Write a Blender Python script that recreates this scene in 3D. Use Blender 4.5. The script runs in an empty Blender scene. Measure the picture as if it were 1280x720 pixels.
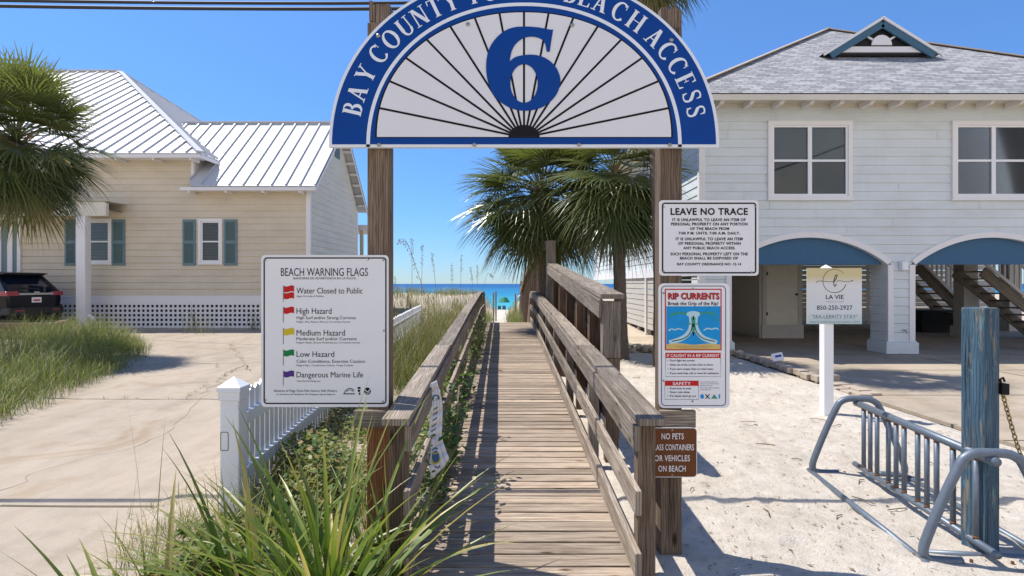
import bpy, math, random
from mathutils import Vector, Matrix, noise
import numpy as np
R = math.radians
random.seed(11)
rnd = random.random
def U(a, b): return a + (b - a) * random.random()
SC = bpy.context.scene
COL = SC.collection

# ------------------------------------------------------------------ camera, world, sun, exposure
FPX, EYE, HOR = 711.1, 1.65, 354.5
cam_d = bpy.data.cameras.new('camera'); cam_d.lens = 20; cam_d.sensor_width = 36
cam_d.shift_y = -5.5 / 1280; cam_d.clip_end = 20000; cam_d.clip_start = 0.05
cam = bpy.data.objects.new('camera', cam_d); COL.objects.link(cam)
cam.location = (0, 0, EYE); cam.rotation_euler = (R(90), 0, 0)
SC.camera = cam

SUNV = Vector((-0.5, 0.19, 1.0)).normalized()          # towards the sun
SUN_EL = math.asin(SUNV.z)
SUN_AZ = math.atan2(SUNV.x, SUNV.y)                      # from +Y towards +X
world = bpy.data.worlds.new('World'); SC.world = world; world.use_nodes = True
nt = world.node_tree; nt.nodes.clear()
wo = nt.nodes.new('ShaderNodeOutputWorld'); bg = nt.nodes.new('ShaderNodeBackground')
sky = nt.nodes.new('ShaderNodeTexSky'); sky.sky_type = 'NISHITA'; sky.sun_disc = False
sky.sun_elevation = SUN_EL; sky.sun_rotation = SUN_AZ
sky.air_density = 1.0; sky.dust_density = 0.0; sky.ozone_density = 4.0; sky.altitude = 0
tint = nt.nodes.new('ShaderNodeMix'); tint.data_type = 'RGBA'; tint.blend_type = 'MULTIPLY'
tint.inputs[0].default_value = 1.0; tint.inputs[7].default_value = (0.56, 0.78, 1.07, 1)
nt.links.new(sky.outputs[0], tint.inputs[6])
hz_tc = nt.nodes.new('ShaderNodeTexCoord'); hz_s = nt.nodes.new('ShaderNodeSeparateXYZ'); nt.links.new(hz_tc.outputs['Generated'], hz_s.inputs[0])
hz_r = nt.nodes.new('ShaderNodeValToRGB'); nt.links.new(hz_s.outputs[2], hz_r.inputs[0])
hz_r.color_ramp.elements[0].position = 0.0; hz_r.color_ramp.elements[0].color = (0.40, 0.56, 0.82, 1)
hz_r.color_ramp.elements[1].position = 0.42; hz_r.color_ramp.elements[1].color = (0.62, 0.86, 1.12, 1)
hz_m = hz_r.color_ramp.elements.new(0.12); hz_m.color = (0.43, 0.65, 0.97, 1)
nt.links.new(hz_r.outputs[0], tint.inputs[7])
# bright white bank added to the unseen sky behind the camera as frontal fill
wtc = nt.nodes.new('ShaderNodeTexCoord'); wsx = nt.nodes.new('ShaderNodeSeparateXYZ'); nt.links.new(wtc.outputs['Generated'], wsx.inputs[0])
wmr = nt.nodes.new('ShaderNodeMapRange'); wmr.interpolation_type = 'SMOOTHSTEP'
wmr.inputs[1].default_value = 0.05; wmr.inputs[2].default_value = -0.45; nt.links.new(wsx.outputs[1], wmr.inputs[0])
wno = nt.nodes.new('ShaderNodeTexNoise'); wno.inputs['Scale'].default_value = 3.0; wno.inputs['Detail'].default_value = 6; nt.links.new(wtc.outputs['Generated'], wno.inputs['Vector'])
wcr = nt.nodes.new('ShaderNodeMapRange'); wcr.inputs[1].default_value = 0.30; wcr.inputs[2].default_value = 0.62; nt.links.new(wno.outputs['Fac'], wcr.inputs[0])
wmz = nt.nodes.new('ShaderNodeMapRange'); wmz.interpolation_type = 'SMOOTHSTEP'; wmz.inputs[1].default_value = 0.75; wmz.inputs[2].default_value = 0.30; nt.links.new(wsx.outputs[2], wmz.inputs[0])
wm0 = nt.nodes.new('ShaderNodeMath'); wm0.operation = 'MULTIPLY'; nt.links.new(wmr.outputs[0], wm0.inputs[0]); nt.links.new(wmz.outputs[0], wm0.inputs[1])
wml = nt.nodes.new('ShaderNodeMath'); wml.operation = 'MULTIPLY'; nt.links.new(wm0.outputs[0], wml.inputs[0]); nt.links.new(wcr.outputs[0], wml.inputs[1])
fill_bank = nt.nodes.new('ShaderNodeMix'); fill_bank.data_type = 'RGBA'; nt.links.new(wml.outputs[0], fill_bank.inputs[0])
nt.links.new(tint.outputs[2], fill_bank.inputs[6]); fill_bank.inputs[7].default_value = (7.2, 6.8, 6.4, 1)
nt.links.new(fill_bank.outputs[2], bg.inputs[0])
bg.inputs[1].default_value = 0.12
nt.links.new(bg.outputs[0], wo.inputs[0])
sun_d = bpy.data.lights.new('sun', 'SUN'); sun_d.energy = 4.3; sun_d.angle = R(0.5); sun_d.color = (1.0, 0.95, 0.87)
sun = bpy.data.objects.new('sun', sun_d); COL.objects.link(sun); sun.location = (-20, 10, 40)
sun.rotation_euler = (-SUNV).to_track_quat('-Z', 'Y').to_euler()
SC.view_settings.view_transform = 'Standard'; SC.view_settings.look = 'None'
SC.view_settings.exposure = 0.55; SC.view_settings.gamma = 1.0
SC.view_settings.use_curve_mapping = False
SC.cycles.max_bounces = 8; SC.cycles.transparent_max_bounces = 12

def P(px, py, d):
    return Vector(((px - 640) / FPX * d, d, EYE - (py - HOR) / FPX * d))

# ------------------------------------------------------------------ mesh helpers
ORG = {}
def link(o):
    COL.objects.link(o); return o
def tag(o, label=None, cat=None, group=None, kind=None):
    if label: o['label'] = label
    if cat: o['category'] = cat
    if group: o['group'] = group
    if kind: o['kind'] = kind
    return o
def thing(name, loc, label, cat, group=None):
    o = link(bpy.data.objects.new(name, None)); o.location = loc; o.empty_display_size = 0.2
    ORG[o.name] = Vector(loc)
    return tag(o, label, cat, group)

class MB:
    def __init__(s): s.v = []; s.f = []; s.uv = []; s.c = []
    def face(s, pts, uvs=None, c=None):
        n = len(s.v); s.v += [tuple(p) for p in pts]; s.f.append(tuple(range(n, n + len(pts))))
        s.uv += uvs if uvs else [(p[0], p[1] + p[2]) for p in pts]
        if c is None: c = (0.5, 0.5, 0.5, 1)
        if isinstance(c, list): s.c += c
        else: s.c += [c] * len(pts)
    def indexed(s, vs, fs, uvs=None, c=(0.5, 0.5, 0.5, 1)):
        n = len(s.v); s.v += [tuple(p) for p in vs]
        for f in fs:
            s.f.append(tuple(i + n for i in f))
            for i in f:
                s.uv.append(uvs[i] if uvs else (vs[i][0], vs[i][1] + vs[i][2]))
                s.c.append(c[i] if isinstance(c, list) else c)
    def obox(s, ctr, ax, ay, az, c=None):
        """box from centre and three half-axis vectors; the first is the grain direction"""
        ctr = Vector(ctr); c = c or (rnd(), rnd(), rnd(), 1)
        ou, ov = c[0] * 37, c[1] * 23
        L, Wd, H = ax.length, ay.length, az.length
        P8 = {}
        for i in (-1, 1):
            for j in (-1, 1):
                for k in (-1, 1): P8[i, j, k] = ctr + ax * i + ay * j + az * k
        def q(keys, fu):
            s.face([P8[k] for k in keys], [fu(*k) for k in keys], c)
        q([(-1,-1,1),(1,-1,1),(1,1,1),(-1,1,1)], lambda i,j,k: (ou+i*L, ov+j*Wd))
        q([(-1,1,-1),(1,1,-1),(1,-1,-1),(-1,-1,-1)], lambda i,j,k: (ou+i*L, ov+1+j*Wd))
        q([(-1,-1,-1),(1,-1,-1),(1,-1,1),(-1,-1,1)], lambda i,j,k: (ou+i*L, ov+2+k*H))
        q([(1,1,-1),(-1,1,-1),(-1,1,1),(1,1,1)], lambda i,j,k: (ou+i*L, ov+3+k*H))
        q([(1,-1,-1),(1,1,-1),(1,1,1),(1,-1,1)], lambda i,j,k: (ou+5+k*H*.3, ov+j*Wd))
        q([(-1,1,-1),(-1,-1,-1),(-1,-1,1),(-1,1,1)], lambda i,j,k: (ou+7+k*H*.3, ov+j*Wd))
    def box(s, x0, x1, y0, y1, z0, z1, c=None, grain=None):
        d = (x1 - x0, y1 - y0, z1 - z0)
        g = grain if grain is not None else max(range(3), key=lambda i: d[i])
        A = [Vector((d[0]/2,0,0)), Vector((0,d[1]/2,0)), Vector((0,0,d[2]/2))]
        o = [g, (g+1) % 3, (g+2) % 3]
        s.obox(((x0+x1)/2, (y0+y1)/2, (z0+z1)/2), A[o[0]], A[o[1]], A[o[2]], c)
    def beam(s, p0, p1, w, h, c=None, up=Vector((0,0,1))):
        """box from p0 to p1 (centre line), w across, h along up"""
        p0, p1 = Vector(p0), Vector(p1); t = p1 - p0
        side = t.cross(up).normalized(); u2 = side.cross(t).normalized()
        s.obox((p0+p1)/2, t/2, side*w/2, u2*h/2, c)
    def tube(s, pts, r, seg=8, c=None, cap=True, closed=False):
        pts = [Vector(p) for p in pts]; n = len(pts); c = c or (rnd(), .5, .5, 1)
        rs = r if isinstance(r, (list, tuple)) else [r]*n
        vs, uvs = [], []; prev = None; acc = 0
        for i, p in enumerate(pts):
            if closed: t = pts[(i+1) % n] - pts[i-1]
            else: t = pts[min(i+1, n-1)] - pts[max(i-1, 0)]
            t.normalize()
            if prev is None:
                a = Vector((0,0,1)) if abs(t.z) < .9 else Vector((1,0,0))
                x = t.cross(a).normalized()
            else:
                x = (prev - t*prev.dot(t)).normalized()
            prev = x; y = t.cross(x)
            if i: acc += (pts[i]-pts[i-1]).length
            for k in range(seg):
                a = 2*math.pi*k/seg
                vs.append(p + (x*math.cos(a)+y*math.sin(a))*rs[i]); uvs.append((acc + c[0]*11, k/seg*rs[i]*6.28))
        fs = []
        for i in range(n if closed else n-1):
            for k in range(seg):
                a, b = i*seg+k, i*seg+(k+1) % seg
                j = ((i+1) % n)*seg
                fs.append((a, b, j+(k+1) % seg, j+k))
        if cap and not closed:
            fs.append(tuple(reversed(range(seg)))); fs.append(tuple((n-1)*seg+k for k in range(seg)))
        s.indexed(vs, fs, uvs, c)
    def prism(s, poly, o, ux, uy, n, c=None):
        """flat polygon (list of 2D) in plane o+ux*x+uy*y extruded along n (vector with length)"""
        o = Vector(o); a = [o+ux*x+uy*y for x, y in poly]; b = [p+n for p in a]
        c = c or (rnd(), rnd(), .5, 1)
        s.face(b, [(x, y) for x, y in poly], c); s.face(a[::-1], [(x, y) for x, y in poly[::-1]], c)
        m = len(poly)
        for i in range(m):
            j = (i+1) % m
            s.face([a[i], a[j], b[j], b[i]], [(poly[i][0],poly[i][1]),(poly[j][0],poly[j][1]),(poly[j][0],poly[j][1]+.02),(poly[i][0],poly[i][1]+.02)], c)
    def lathe(s, prof, ctr, seg=16, c=None):
        ctr = Vector(ctr); vs, fs = [], []
        for r, z in prof:
            for k in range(seg):
                a = 2*math.pi*k/seg; vs.append(ctr+Vector((r*math.cos(a), r*math.sin(a), z)))
        for i in range(len(prof)-1):
            for k in range(seg):
                fs.append((i*seg+k, i*seg+(k+1) % seg, (i+1)*seg+(k+1) % seg, (i+1)*seg+k))
        s.indexed(vs, fs, None, c or (.5,.5,.5,1))
    def build(s, name, mat, parent=None, bevel=0, smooth=False, weld=False):
        me = bpy.data.meshes.new(name)
        off = ORG.get(parent.name, Vector()) if parent else Vector()
        org = off
        if parent is None:
            a = np.array(s.v); org = Vector(((a[:,0].min()+a[:,0].max())/2, (a[:,1].min()+a[:,1].max())/2, a[:,2].min()))
        me.from_pydata([(x-org.x, y-org.y, z-org.z) for x, y, z in s.v], [], s.f)
        uvl = me.uv_layers.new(name='UVMap'); uvl.data.foreach_set('uv', np.array(s.uv, dtype=np.float32).ravel())
        ca = me.color_attributes.new('rnd', 'FLOAT_COLOR', 'CORNER'); ca.data.foreach_set('color', np.array(s.c, dtype=np.float32).ravel())
        if smooth: me.polygons.foreach_set('use_smooth', [True]*len(me.polygons))
        me.materials.append(mat); me.update()
        o = link(bpy.data.objects.new(name, me))
        if parent: o.parent = parent; ORG[o.name] = off
        else: o.location = org; ORG[o.name] = org
        if bevel:
            w = o.modifiers.new('weld', 'WELD'); w.merge_threshold = 0.0004
            b = o.modifiers.new('bevel', 'BEVEL'); b.width = bevel; b.segments = 2; b.limit_method = 'ANGLE'
        return o

# ------------------------------------------------------------------ materials
def mk(name):
    m = bpy.data.materials.new(name); m.use_nodes = True; t = m.node_tree
    return m, t, t.nodes['Principled BSDF']
def N(t, ty, **kw):
    n = t.nodes.new(ty)
    for k, v in kw.items(): setattr(n, k, v)
    return n
def ramp(t, stops, src):
    r = N(t, 'ShaderNodeValToRGB'); e = r.color_ramp.elements
    while len(e) < len(stops): e.new(0.5)
    for el, (p, c) in zip(e, stops): el.position = p; el.color = (*c, 1) if len(c) == 3 else c
    t.links.new(src, r.inputs[0]); return r.outputs[0]
def mixc(t, f, a, b, mode='MIX'):
    m = N(t, 'ShaderNodeMix', data_type='RGBA', blend_type=mode)
    for i, v in ((0, f), (6, a), (7, b)):
        if hasattr(v, 'is_output') or hasattr(v, 'links'): t.links.new(v, m.inputs[i])
        else: m.inputs[i].default_value = v if i == 0 else ((*v, 1) if len(v) == 3 else v)
    return m.outputs[2]
def math_(t, op, a, b=None, c=None):
    m = N(t, 'ShaderNodeMath', operation=op)
    for i, v in enumerate((a, b, c)):
        if v is None: continue
        if hasattr(v, 'links'): t.links.new(v, m.inputs[i])
        else: m.inputs[i].default_value = v
    return m.outputs[0]
def noise_(t, vec, scale, detail=4, rough=.55, dist=0):
    n = N(t, 'ShaderNodeTexNoise'); n.inputs['Scale'].default_value = scale; n.inputs['Detail'].default_value = detail
    n.inputs['Roughness'].default_value = rough; n.inputs['Distortion'].default_value = dist
    if vec: t.links.new(vec, n.inputs['Vector'])
    return n.outputs['Fac']
def mapping(t, src, sc=(1,1,1), loc=(0,0,0)):
    m = N(t, 'ShaderNodeMapping'); m.inputs['Scale'].default_value = sc; m.inputs['Location'].default_value = loc
    t.links.new(src, m.inputs[0]); return m.outputs[0]
def bump(t, bs, h, strength=.3, dist=.01):
    b = N(t, 'ShaderNodeBump'); b.inputs['Strength'].default_value = strength; b.inputs['Distance'].default_value = dist
    t.links.new(h, b.inputs['Height']); t.links.new(b.outputs[0], bs.inputs['Normal'])
def attr(t):
    a = N(t, 'ShaderNodeAttribute', attribute_name='rnd'); s = N(t, 'ShaderNodeSeparateColor')
    t.links.new(a.outputs['Color'], s.inputs[0]); return s.outputs

def plain(name, col, rough=.55, metal=0, var=.12, scale=9, spec=.5, bumps=0):
    m, t, b = mk(name)
    tc = N(t, 'ShaderNodeTexCoord'); n = noise_(t, tc.outputs['Object'], scale, 5)
    c = mixc(t, n, [x*(1-var) for x in col], [min(1, x*(1+var)) for x in col])
    t.links.new(c, b.inputs['Base Color'])
    b.inputs['Roughness'].default_value = rough; b.inputs['Metallic'].default_value = metal
    b.inputs['Specular IOR Level'].default_value = spec
    if bumps: bump(t, b, n, bumps, .01)
    return m

def wood(name, dark, mid, light, rough=.8, crack=.6, knots=True, tone=.35):
    m, t, b = mk(name)
    uv = N(t, 'ShaderNodeUVMap', uv_map='UVMap').outputs[0]
    A = attr(t)
    v1 = mapping(t, uv, (2.2, 24, 1)); v2 = mapping(t, uv, (7, 130, 1)); v3 = mapping(t, uv, (1.1, 7, 1)); v4 = mapping(t, uv, (.9, 60, 1))
    g1 = noise_(t, v1, 1, 6, .65, .8); g2 = noise_(t, v2, 1, 4, .6); g3 = noise_(t, v3, 1.2, 4, .6)
    g = math_(t, 'ADD', math_(t, 'MULTIPLY', g1, .55), math_(t, 'ADD', math_(t, 'MULTIPLY', g2, .25), math_(t, 'MULTIPLY', g3, .2)))
    c = ramp(t, [(.34, dark), (.5, mid), (.64, light)], g)
    # cathedral growth rings
    w = N(t, 'ShaderNodeTexWave', wave_type='BANDS', bands_direction='Y'); w.inputs['Scale'].default_value = 9
    w.inputs['Distortion'].default_value = 9; w.inputs['Detail'].default_value = 2; w.inputs['Detail Scale'].default_value = .8
    t.links.new(mapping(t, uv, (.45, 2.2, 1)), w.inputs[0])
    wr = ramp(t, [(.0, (.46,.40,.36)), (.45, (1,1,1))], w.outputs['Fac'])
    c = mixc(t, .75, c, wr, 'MULTIPLY')
    if knots:
        vo = N(t, 'ShaderNodeTexVoronoi'); vo.inputs['Scale'].default_value = 1; vo.inputs['Randomness'].default_value = 1
        t.links.new(mapping(t, uv, (2.3, 6.5, 1)), vo.inputs[0])
        k = ramp(t, [(.05, (.22,.17,.14)), (.085, (.62,.55,.5)), (.13, (1,1,1))], vo.outputs['Distance'])
        c = mixc(t, 1, c, k, 'MULTIPLY')
    # dark checks along the grain
    cr = noise_(t, v4, 1, 3, .6, .5); cf = ramp(t, [(.60, (1,1,1)), (.66, (.38,.34,.32))], cr)
    c = mixc(t, crack, c, cf, 'MULTIPLY')
    # board to board
    tn = mixc(t, A[0], (1-tone, 1-tone, 1-tone), (1+tone, 1+tone*.93, 1+tone*.85))
    c = mixc(t, 1, c, tn, 'MULTIPLY')
    t.links.new(c, b.inputs['Base Color']); b.inputs['Roughness'].default_value = rough
    b.inputs['Specular IOR Level'].default_value = .25
    bump(t, b, math_(t, 'SUBTRACT', g, math_(t, 'MULTIPLY', ramp(t, [(.60,(0,0,0)),(.68,(1,1,1))], cr), .5)), .75, .006)
    return m

def bluewood(*a, **k):
    m = wood(*a, **k); t = m.node_tree; b = t.nodes['Principled BSDF']
    src = b.inputs['Base Color'].links[0].from_socket
    uv = N(t, 'ShaderNodeUVMap', uv_map='UVMap').outputs[0]
    f = ramp(t, [(.54,(0,0,0)), (.60,(1,1,1))], noise_(t, mapping(t, uv, (2.6, 17, 1)), 1, 7, .72))
    g = noise_(t, mapping(t, uv, (4, 70, 1)), 1, 4, .6)
    c = mixc(t, f, src, ramp(t, [(.35,(.075,.07,.06)), (.6,(.23,.205,.165))], g))
    f2 = ramp(t, [(.60,(0,0,0)), (.66,(1,1,1))], noise_(t, mapping(t, uv, (5, 22, 1), (3,3,0)), 1, 6, .7))
    c = mixc(t, math_(t, 'MULTIPLY', f2, .7), c, (.10,.25,.27))
    t.links.new(c, b.inputs['Base Color']); return m
def leafm(name, c0, c1, dry=(.30,.22,.10), transl=.35, rough=.42):
    m, t, b = mk(name); A = attr(t)
    c = mixc(t, A[0], c0, c1)
    d = ramp(t, [(.0,(0,0,0)),(1,(1,1,1))], A[1])
    c = mixc(t, d, c, dry)
    t.links.new(c, b.inputs['Base Color']); b.inputs['Roughness'].default_value = rough
    b.inputs['Specular IOR Level'].default_value = .4
    tr = N(t, 'ShaderNodeBsdfTranslucent'); t.links.new(mixc(t, 1, c, (1.3,1.4,.6), 'MULTIPLY'), tr.inputs[0])
    mx = N(t, 'ShaderNodeMixShader'); mx.inputs[0].default_value = transl
    t.links.new(b.outputs[0], mx.inputs[1]); t.links.new(tr.outputs[0], mx.inputs[2])
    t.links.new(mx.outputs[0], t.nodes['Material Output'].inputs['Surface'])
    return m

def sidingm(name, col):
    m, t, b = mk(name); A = attr(t); tc = N(t, 'ShaderNodeTexCoord').outputs['Object']
    n1 = noise_(t, mapping(t, tc, (.7,.7,2.2)), 1, 5, .65); n2 = noise_(t, mapping(t, tc, (9,9,.8)), 1, 4, .6); n3 = noise_(t, mapping(t, tc, (3,3,60)), 1, 3, .6)
    c = mixc(t, A[0], [x*.985 for x in col], [x*1.01 for x in col])
    c = mixc(t, .7, c, ramp(t, [(.35,(.86,.845,.82)), (.6,(1,1,1))], n1), 'MULTIPLY')
    c = mixc(t, .18, c, ramp(t, [(.34,(.88,.87,.85)), (.55,(1,1,1))], n2), 'MULTIPLY')
    c = mixc(t, .4, c, ramp(t, [(.3,(.90,.89,.88)), (.6,(1,1,1))], n3), 'MULTIPLY')
    t.links.new(c, b.inputs['Base Color']); b.inputs['Roughness'].default_value = .55; b.inputs['Specular IOR Level'].default_value = .35
    bump(t, b, n3, .15, .004); return m
def sandm(name, c0, c1, c2):
    m, t, b = mk(name); tc = N(t, 'ShaderNodeTexCoord').outputs['Object']
    n1 = noise_(t, tc, 1.3, 6, .6); n2 = noise_(t, tc, 9, 6, .65); n3 = noise_(t, tc, 90, 4, .7)
    c = ramp(t, [(.32, c0), (.5, c1), (.66, c2)], math_(t, 'ADD', math_(t, 'MULTIPLY', n1, .5), math_(t, 'MULTIPLY', n2, .5)))
    sp = ramp(t, [(.62, (1,1,1)), (.7, (.62,.52,.42))], noise_(t, tc, 38, 3, .6))
    c = mixc(t, .75, c, sp, 'MULTIPLY')
    sp2 = ramp(t, [(.3, (.82,.79,.75)), (.6, (1,1,1))], n3); c = mixc(t, .8, c, sp2, 'MULTIPLY')
    t.links.new(c, b.inputs['Base Color']); b.inputs['Roughness'].default_value = .95; b.inputs['Specular IOR Level'].default_value = .1
    h = math_(t, 'ADD', math_(t, 'MULTIPLY', n2, .8), math_(t, 'MULTIPLY', n3, .35))
    bump(t, b, h, .9, .05)
    return m

def concretem(name, col):
    m, t, b = mk(name); tc = N(t, 'ShaderNodeTexCoord').outputs['Object']
    n1 = noise_(t, tc, .45, 6, .6); n2 = noise_(t, tc, 5, 6, .7); n3 = noise_(t, tc, 140, 3, .7)
    a = [x*.70 for x in col]; l = [x*1.12 for x in col]
    c = ramp(t, [(.3, a), (.5, col), (.7, l)], math_(t, 'ADD', math_(t, 'MULTIPLY', n1, .6), math_(t, 'MULTIPLY', n2, .4)))
    c = mixc(t, .6, c, ramp(t, [(.3, (.62,.60,.58)), (.6, (1,1,1))], n3), 'MULTIPLY')
    c = mixc(t, .5, c, ramp(t, [(.45,(1,1,1)), (.62,(.78,.76,.73))], noise_(t, mapping(t, tc, (2.2,.35,1)), 1, 5, .65)), 'MULTIPLY')
    st = ramp(t, [(.58, (1,1,1)), (.75, (.80,.70,.58))], noise_(t, tc, .8, 4, .6, 1.2))
    c = mixc(t, .8, c, st, 'MULTIPLY')
    t.links.new(c, b.inputs['Base Color']); b.inputs['Roughness'].default_value = .9; b.inputs['Specular IOR Level'].default_value = .15
    bump(t, b, n3, .35, .004)
    return m

M = {}
M['wood'] = wood('weathered_wood', (.12,.098,.077), (.275,.23,.183), (.44,.385,.325), tone=.28)
M['deck'] = wood('deck_wood', (.18,.14,.106), (.375,.30,.228), (.55,.465,.375), tone=.30, crack=.85)
M['post'] = wood('post_wood', (.075,.052,.037), (.18,.13,.092), (.29,.22,.16), tone=.12, crack=.8)
M['newpost'] = wood('orange_wood', (.13,.05,.018), (.25,.105,.04), (.33,.16,.07), tone=.1, crack=.3)
M['darkwood'] = wood('brown_fence_wood', (.065,.04,.026), (.14,.088,.056), (.22,.15,.1), tone=.4)
M['bluewood'] = bluewood('blue_painted_wood', (.03,.05,.068), (.05,.10,.15), (.09,.155,.20), tone=.1, crack=.9)
M['trunk'] = plain('palm_bark', (.13,.10,.075), .95, var=.5, scale=14, bumps=.8)
M['boots'] = plain('dead_palm', (.22,.15,.085), .9, var=.4, scale=12)
M['palm'] = leafm('palm_leaf', (.05,.082,.026), (.225,.245,.09), (.38,.30,.16), .27, .30)
M['yucca'] = leafm('blade_leaf', (.055,.115,.018), (.20,.27,.055), (.42,.34,.14), .28, .40)
M['grass'] = leafm('grass_blade', (.05,.105,.018), (.165,.215,.05), (.40,.32,.15), .3, .5)
M['dune'] = leafm('dune_grass_blade', (.05,.085,.022), (.155,.175,.055), (.38,.29,.15), .3, .5)
M['weed'] = leafm('ground_cover_leaf', (.06,.12,.018), (.24,.25,.04), (.35,.24,.10), .35, .5)
M['vine'] = leafm('vine_leaf', (.05,.10,.02), (.13,.20,.05), (.25,.2,.08), .3, .45)
M['oats'] = leafm('seed_head', (.20,.16,.10), (.36,.30,.19), (.4,.33,.2), .2, .7)
M['sand'] = sandm('beach_sand', (.485,.425,.35), (.62,.56,.48), (.71,.655,.58))
M['soil'] = sandm('sandy_soil', (.36,.29,.20), (.52,.44,.34), (.64,.56,.46))
M['conc'] = concretem('driveway_concrete', (.415,.35,.275))
M['joint'] = plain('joint_dirt', (.13,.105,.07), .95, var=.4, scale=20)
M['weedjoint'] = plain('weathered_crack', (.27,.22,.16), .95, var=.4, scale=20)
M['paver'] = plain('paver_stone', (.40,.33,.26), .9, var=.25, scale=6, bumps=.4)
M['white'] = plain('white_paint', (.78,.78,.76), .5, var=.05, scale=5)
M['vinyl'] = plain('white_vinyl', (.80,.81,.82), .35, var=.03, scale=4)
M['tan'] = sidingm('tan_siding', (.66,.58,.45))
M['pale'] = sidingm('pale_siding', (.68,.73,.74))
M['cream'] = sidingm('cream_siding', (.70,.66,.56))
M['trimw'] = plain('house_trim', (.78,.76,.75), .55, var=.04, scale=4)
M['shutter'] = plain('blue_grey_shutter', (.13,.21,.235), .55, var=.08)
M['awning'] = plain('awning_blue', (.035,.115,.22), .7, var=.1)
M['bluetrim'] = plain('slate_blue_trim', (.04,.12,.19), .6, var=.1)
M['metal_roof'] = plain('white_metal_roof', (.57,.575,.59), .45, metal=0, var=.03, scale=2)
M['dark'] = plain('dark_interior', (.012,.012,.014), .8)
M['room'] = plain('room_behind_glass', (.05,.055,.06), .8)
M['shade'] = plain('roller_shade', (.27,.30,.33), .8)
M['screen'] = plain('window_screen', (.10,.10,.105), .8, var=.3, scale=3)
M['blind'] = plain('blind_slats', (.36,.37,.36), .6)
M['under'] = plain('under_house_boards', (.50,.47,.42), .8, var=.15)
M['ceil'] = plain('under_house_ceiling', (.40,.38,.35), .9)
M['black'] = plain('black_print', (.012,.012,.014), .5, var=.05, spec=.12)
M['dgrey'] = plain('dark_grey_print', (.06,.06,.065), .5, spec=.12)
M['grey'] = plain('grey_print', (.12,.12,.125), .5, spec=.12)
M['plate'] = plain('sign_white', (.78,.775,.785), .42, var=.06, scale=4, spec=.12)
M['platecream'] = plain('sign_panel_grey_white', (.74,.74,.755), .42, var=.03, scale=7, spec=.12)
M['blue'] = plain('sign_blue', (.002,.052,.27), .35, var=.06, spec=.12)
M['letter'] = plain('sign_letter_white', (.76,.80,.85), .4, var=.03, spec=.12)
M['red'] = plain('print_red', (.52,.022,.02), .45, var=.05, spec=.12)
M['yellow'] = plain('print_yellow', (.62,.46,.03), .45, var=.05, spec=.12)
M['green'] = plain('print_green', (.012,.20,.06), .45, var=.05, spec=.12)
M['purple'] = plain('print_purple', (.085,.04,.22), .45, var=.05, spec=.12)
M['brown'] = plain('sign_brown', (.155,.058,.022), .45, var=.08, spec=.12)
M['sea_print'] = plain('print_sea_blue', (.015,.28,.62), .45, var=.25, scale=14, spec=.12)
M['foam_print'] = plain('print_foam', (.45,.66,.70), .45, var=.1, spec=.12)
M['green_print'] = plain('print_sea_green', (.05,.30,.20), .45, var=.2, spec=.12)
M['sand_print'] = plain('print_sand', (.62,.45,.16), .45, var=.1, spec=.12)
M['bolt'] = plain('bolt_metal', (.35,.33,.31), .35, metal=.9, var=.3, scale=40)
M['galv'] = plain('galvanised_steel', (.135,.165,.205), .45, metal=.3, var=.25, scale=22, bumps=.1)
M['rust'] = plain('rust', (.17,.07,.03), .85, var=.4, scale=30)
M['brass'] = plain('chain_brass', (.40,.29,.12), .4, metal=.8, var=.3, scale=40)
M['cable'] = plain('cable_black', (.02,.022,.026), .6)
M['carpaint'] = plain('car_black_paint', (.003,.004,.007), .16, var=.05, spec=.35)
M['cartrim'] = plain('car_plastic', (.018,.018,.02), .5)
M['carglass'] = plain('car_glass', (.01,.016,.03), .05, spec=.8)
M['tail'] = plain('tail_lamp', (.30,.05,.06), .15)
M['chrome'] = plain('chrome', (.6,.6,.62), .15, metal=1)
M['rubber'] = plain('rubber', (.02,.02,.02), .9)
M['umb'] = plain('umbrella_green', (.01,.16,.09), .7)
M['rock'] = plain('rocks', (.42,.35,.27), .95, var=.3, scale=8, bumps=.6)
M['debris'] = leafm('dry_leaf_litter', (.13,.085,.05), (.30,.22,.14), (.2,.14,.08), .1, .9)
def glassm():
    m, t, b = mk('window_glass'); b.inputs['Base Color'].default_value = (.02,.03,.04,1); b.inputs['Roughness'].default_value = .03
    tr = N(t, 'ShaderNodeBsdfTransparent'); tr.inputs[0].default_value = (.75,.79,.8,1)
    mx = N(t, 'ShaderNodeMixShader'); lw = N(t, 'ShaderNodeFresnel'); lw.inputs[0].default_value = 1.5
    gl = N(t, 'ShaderNodeBsdfGlossy'); gl.inputs['Roughness'].default_value = .03
    t.links.new(lw.outputs[0], mx.inputs[0]); t.links.new(tr.outputs[0], mx.inputs[1]); t.links.new(gl.outputs[0], mx.inputs[2])
    t.links.new(mx.outputs[0], t.nodes['Material Output'].inputs['Surface'])
    return m
M['glass'] = glassm()
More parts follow.
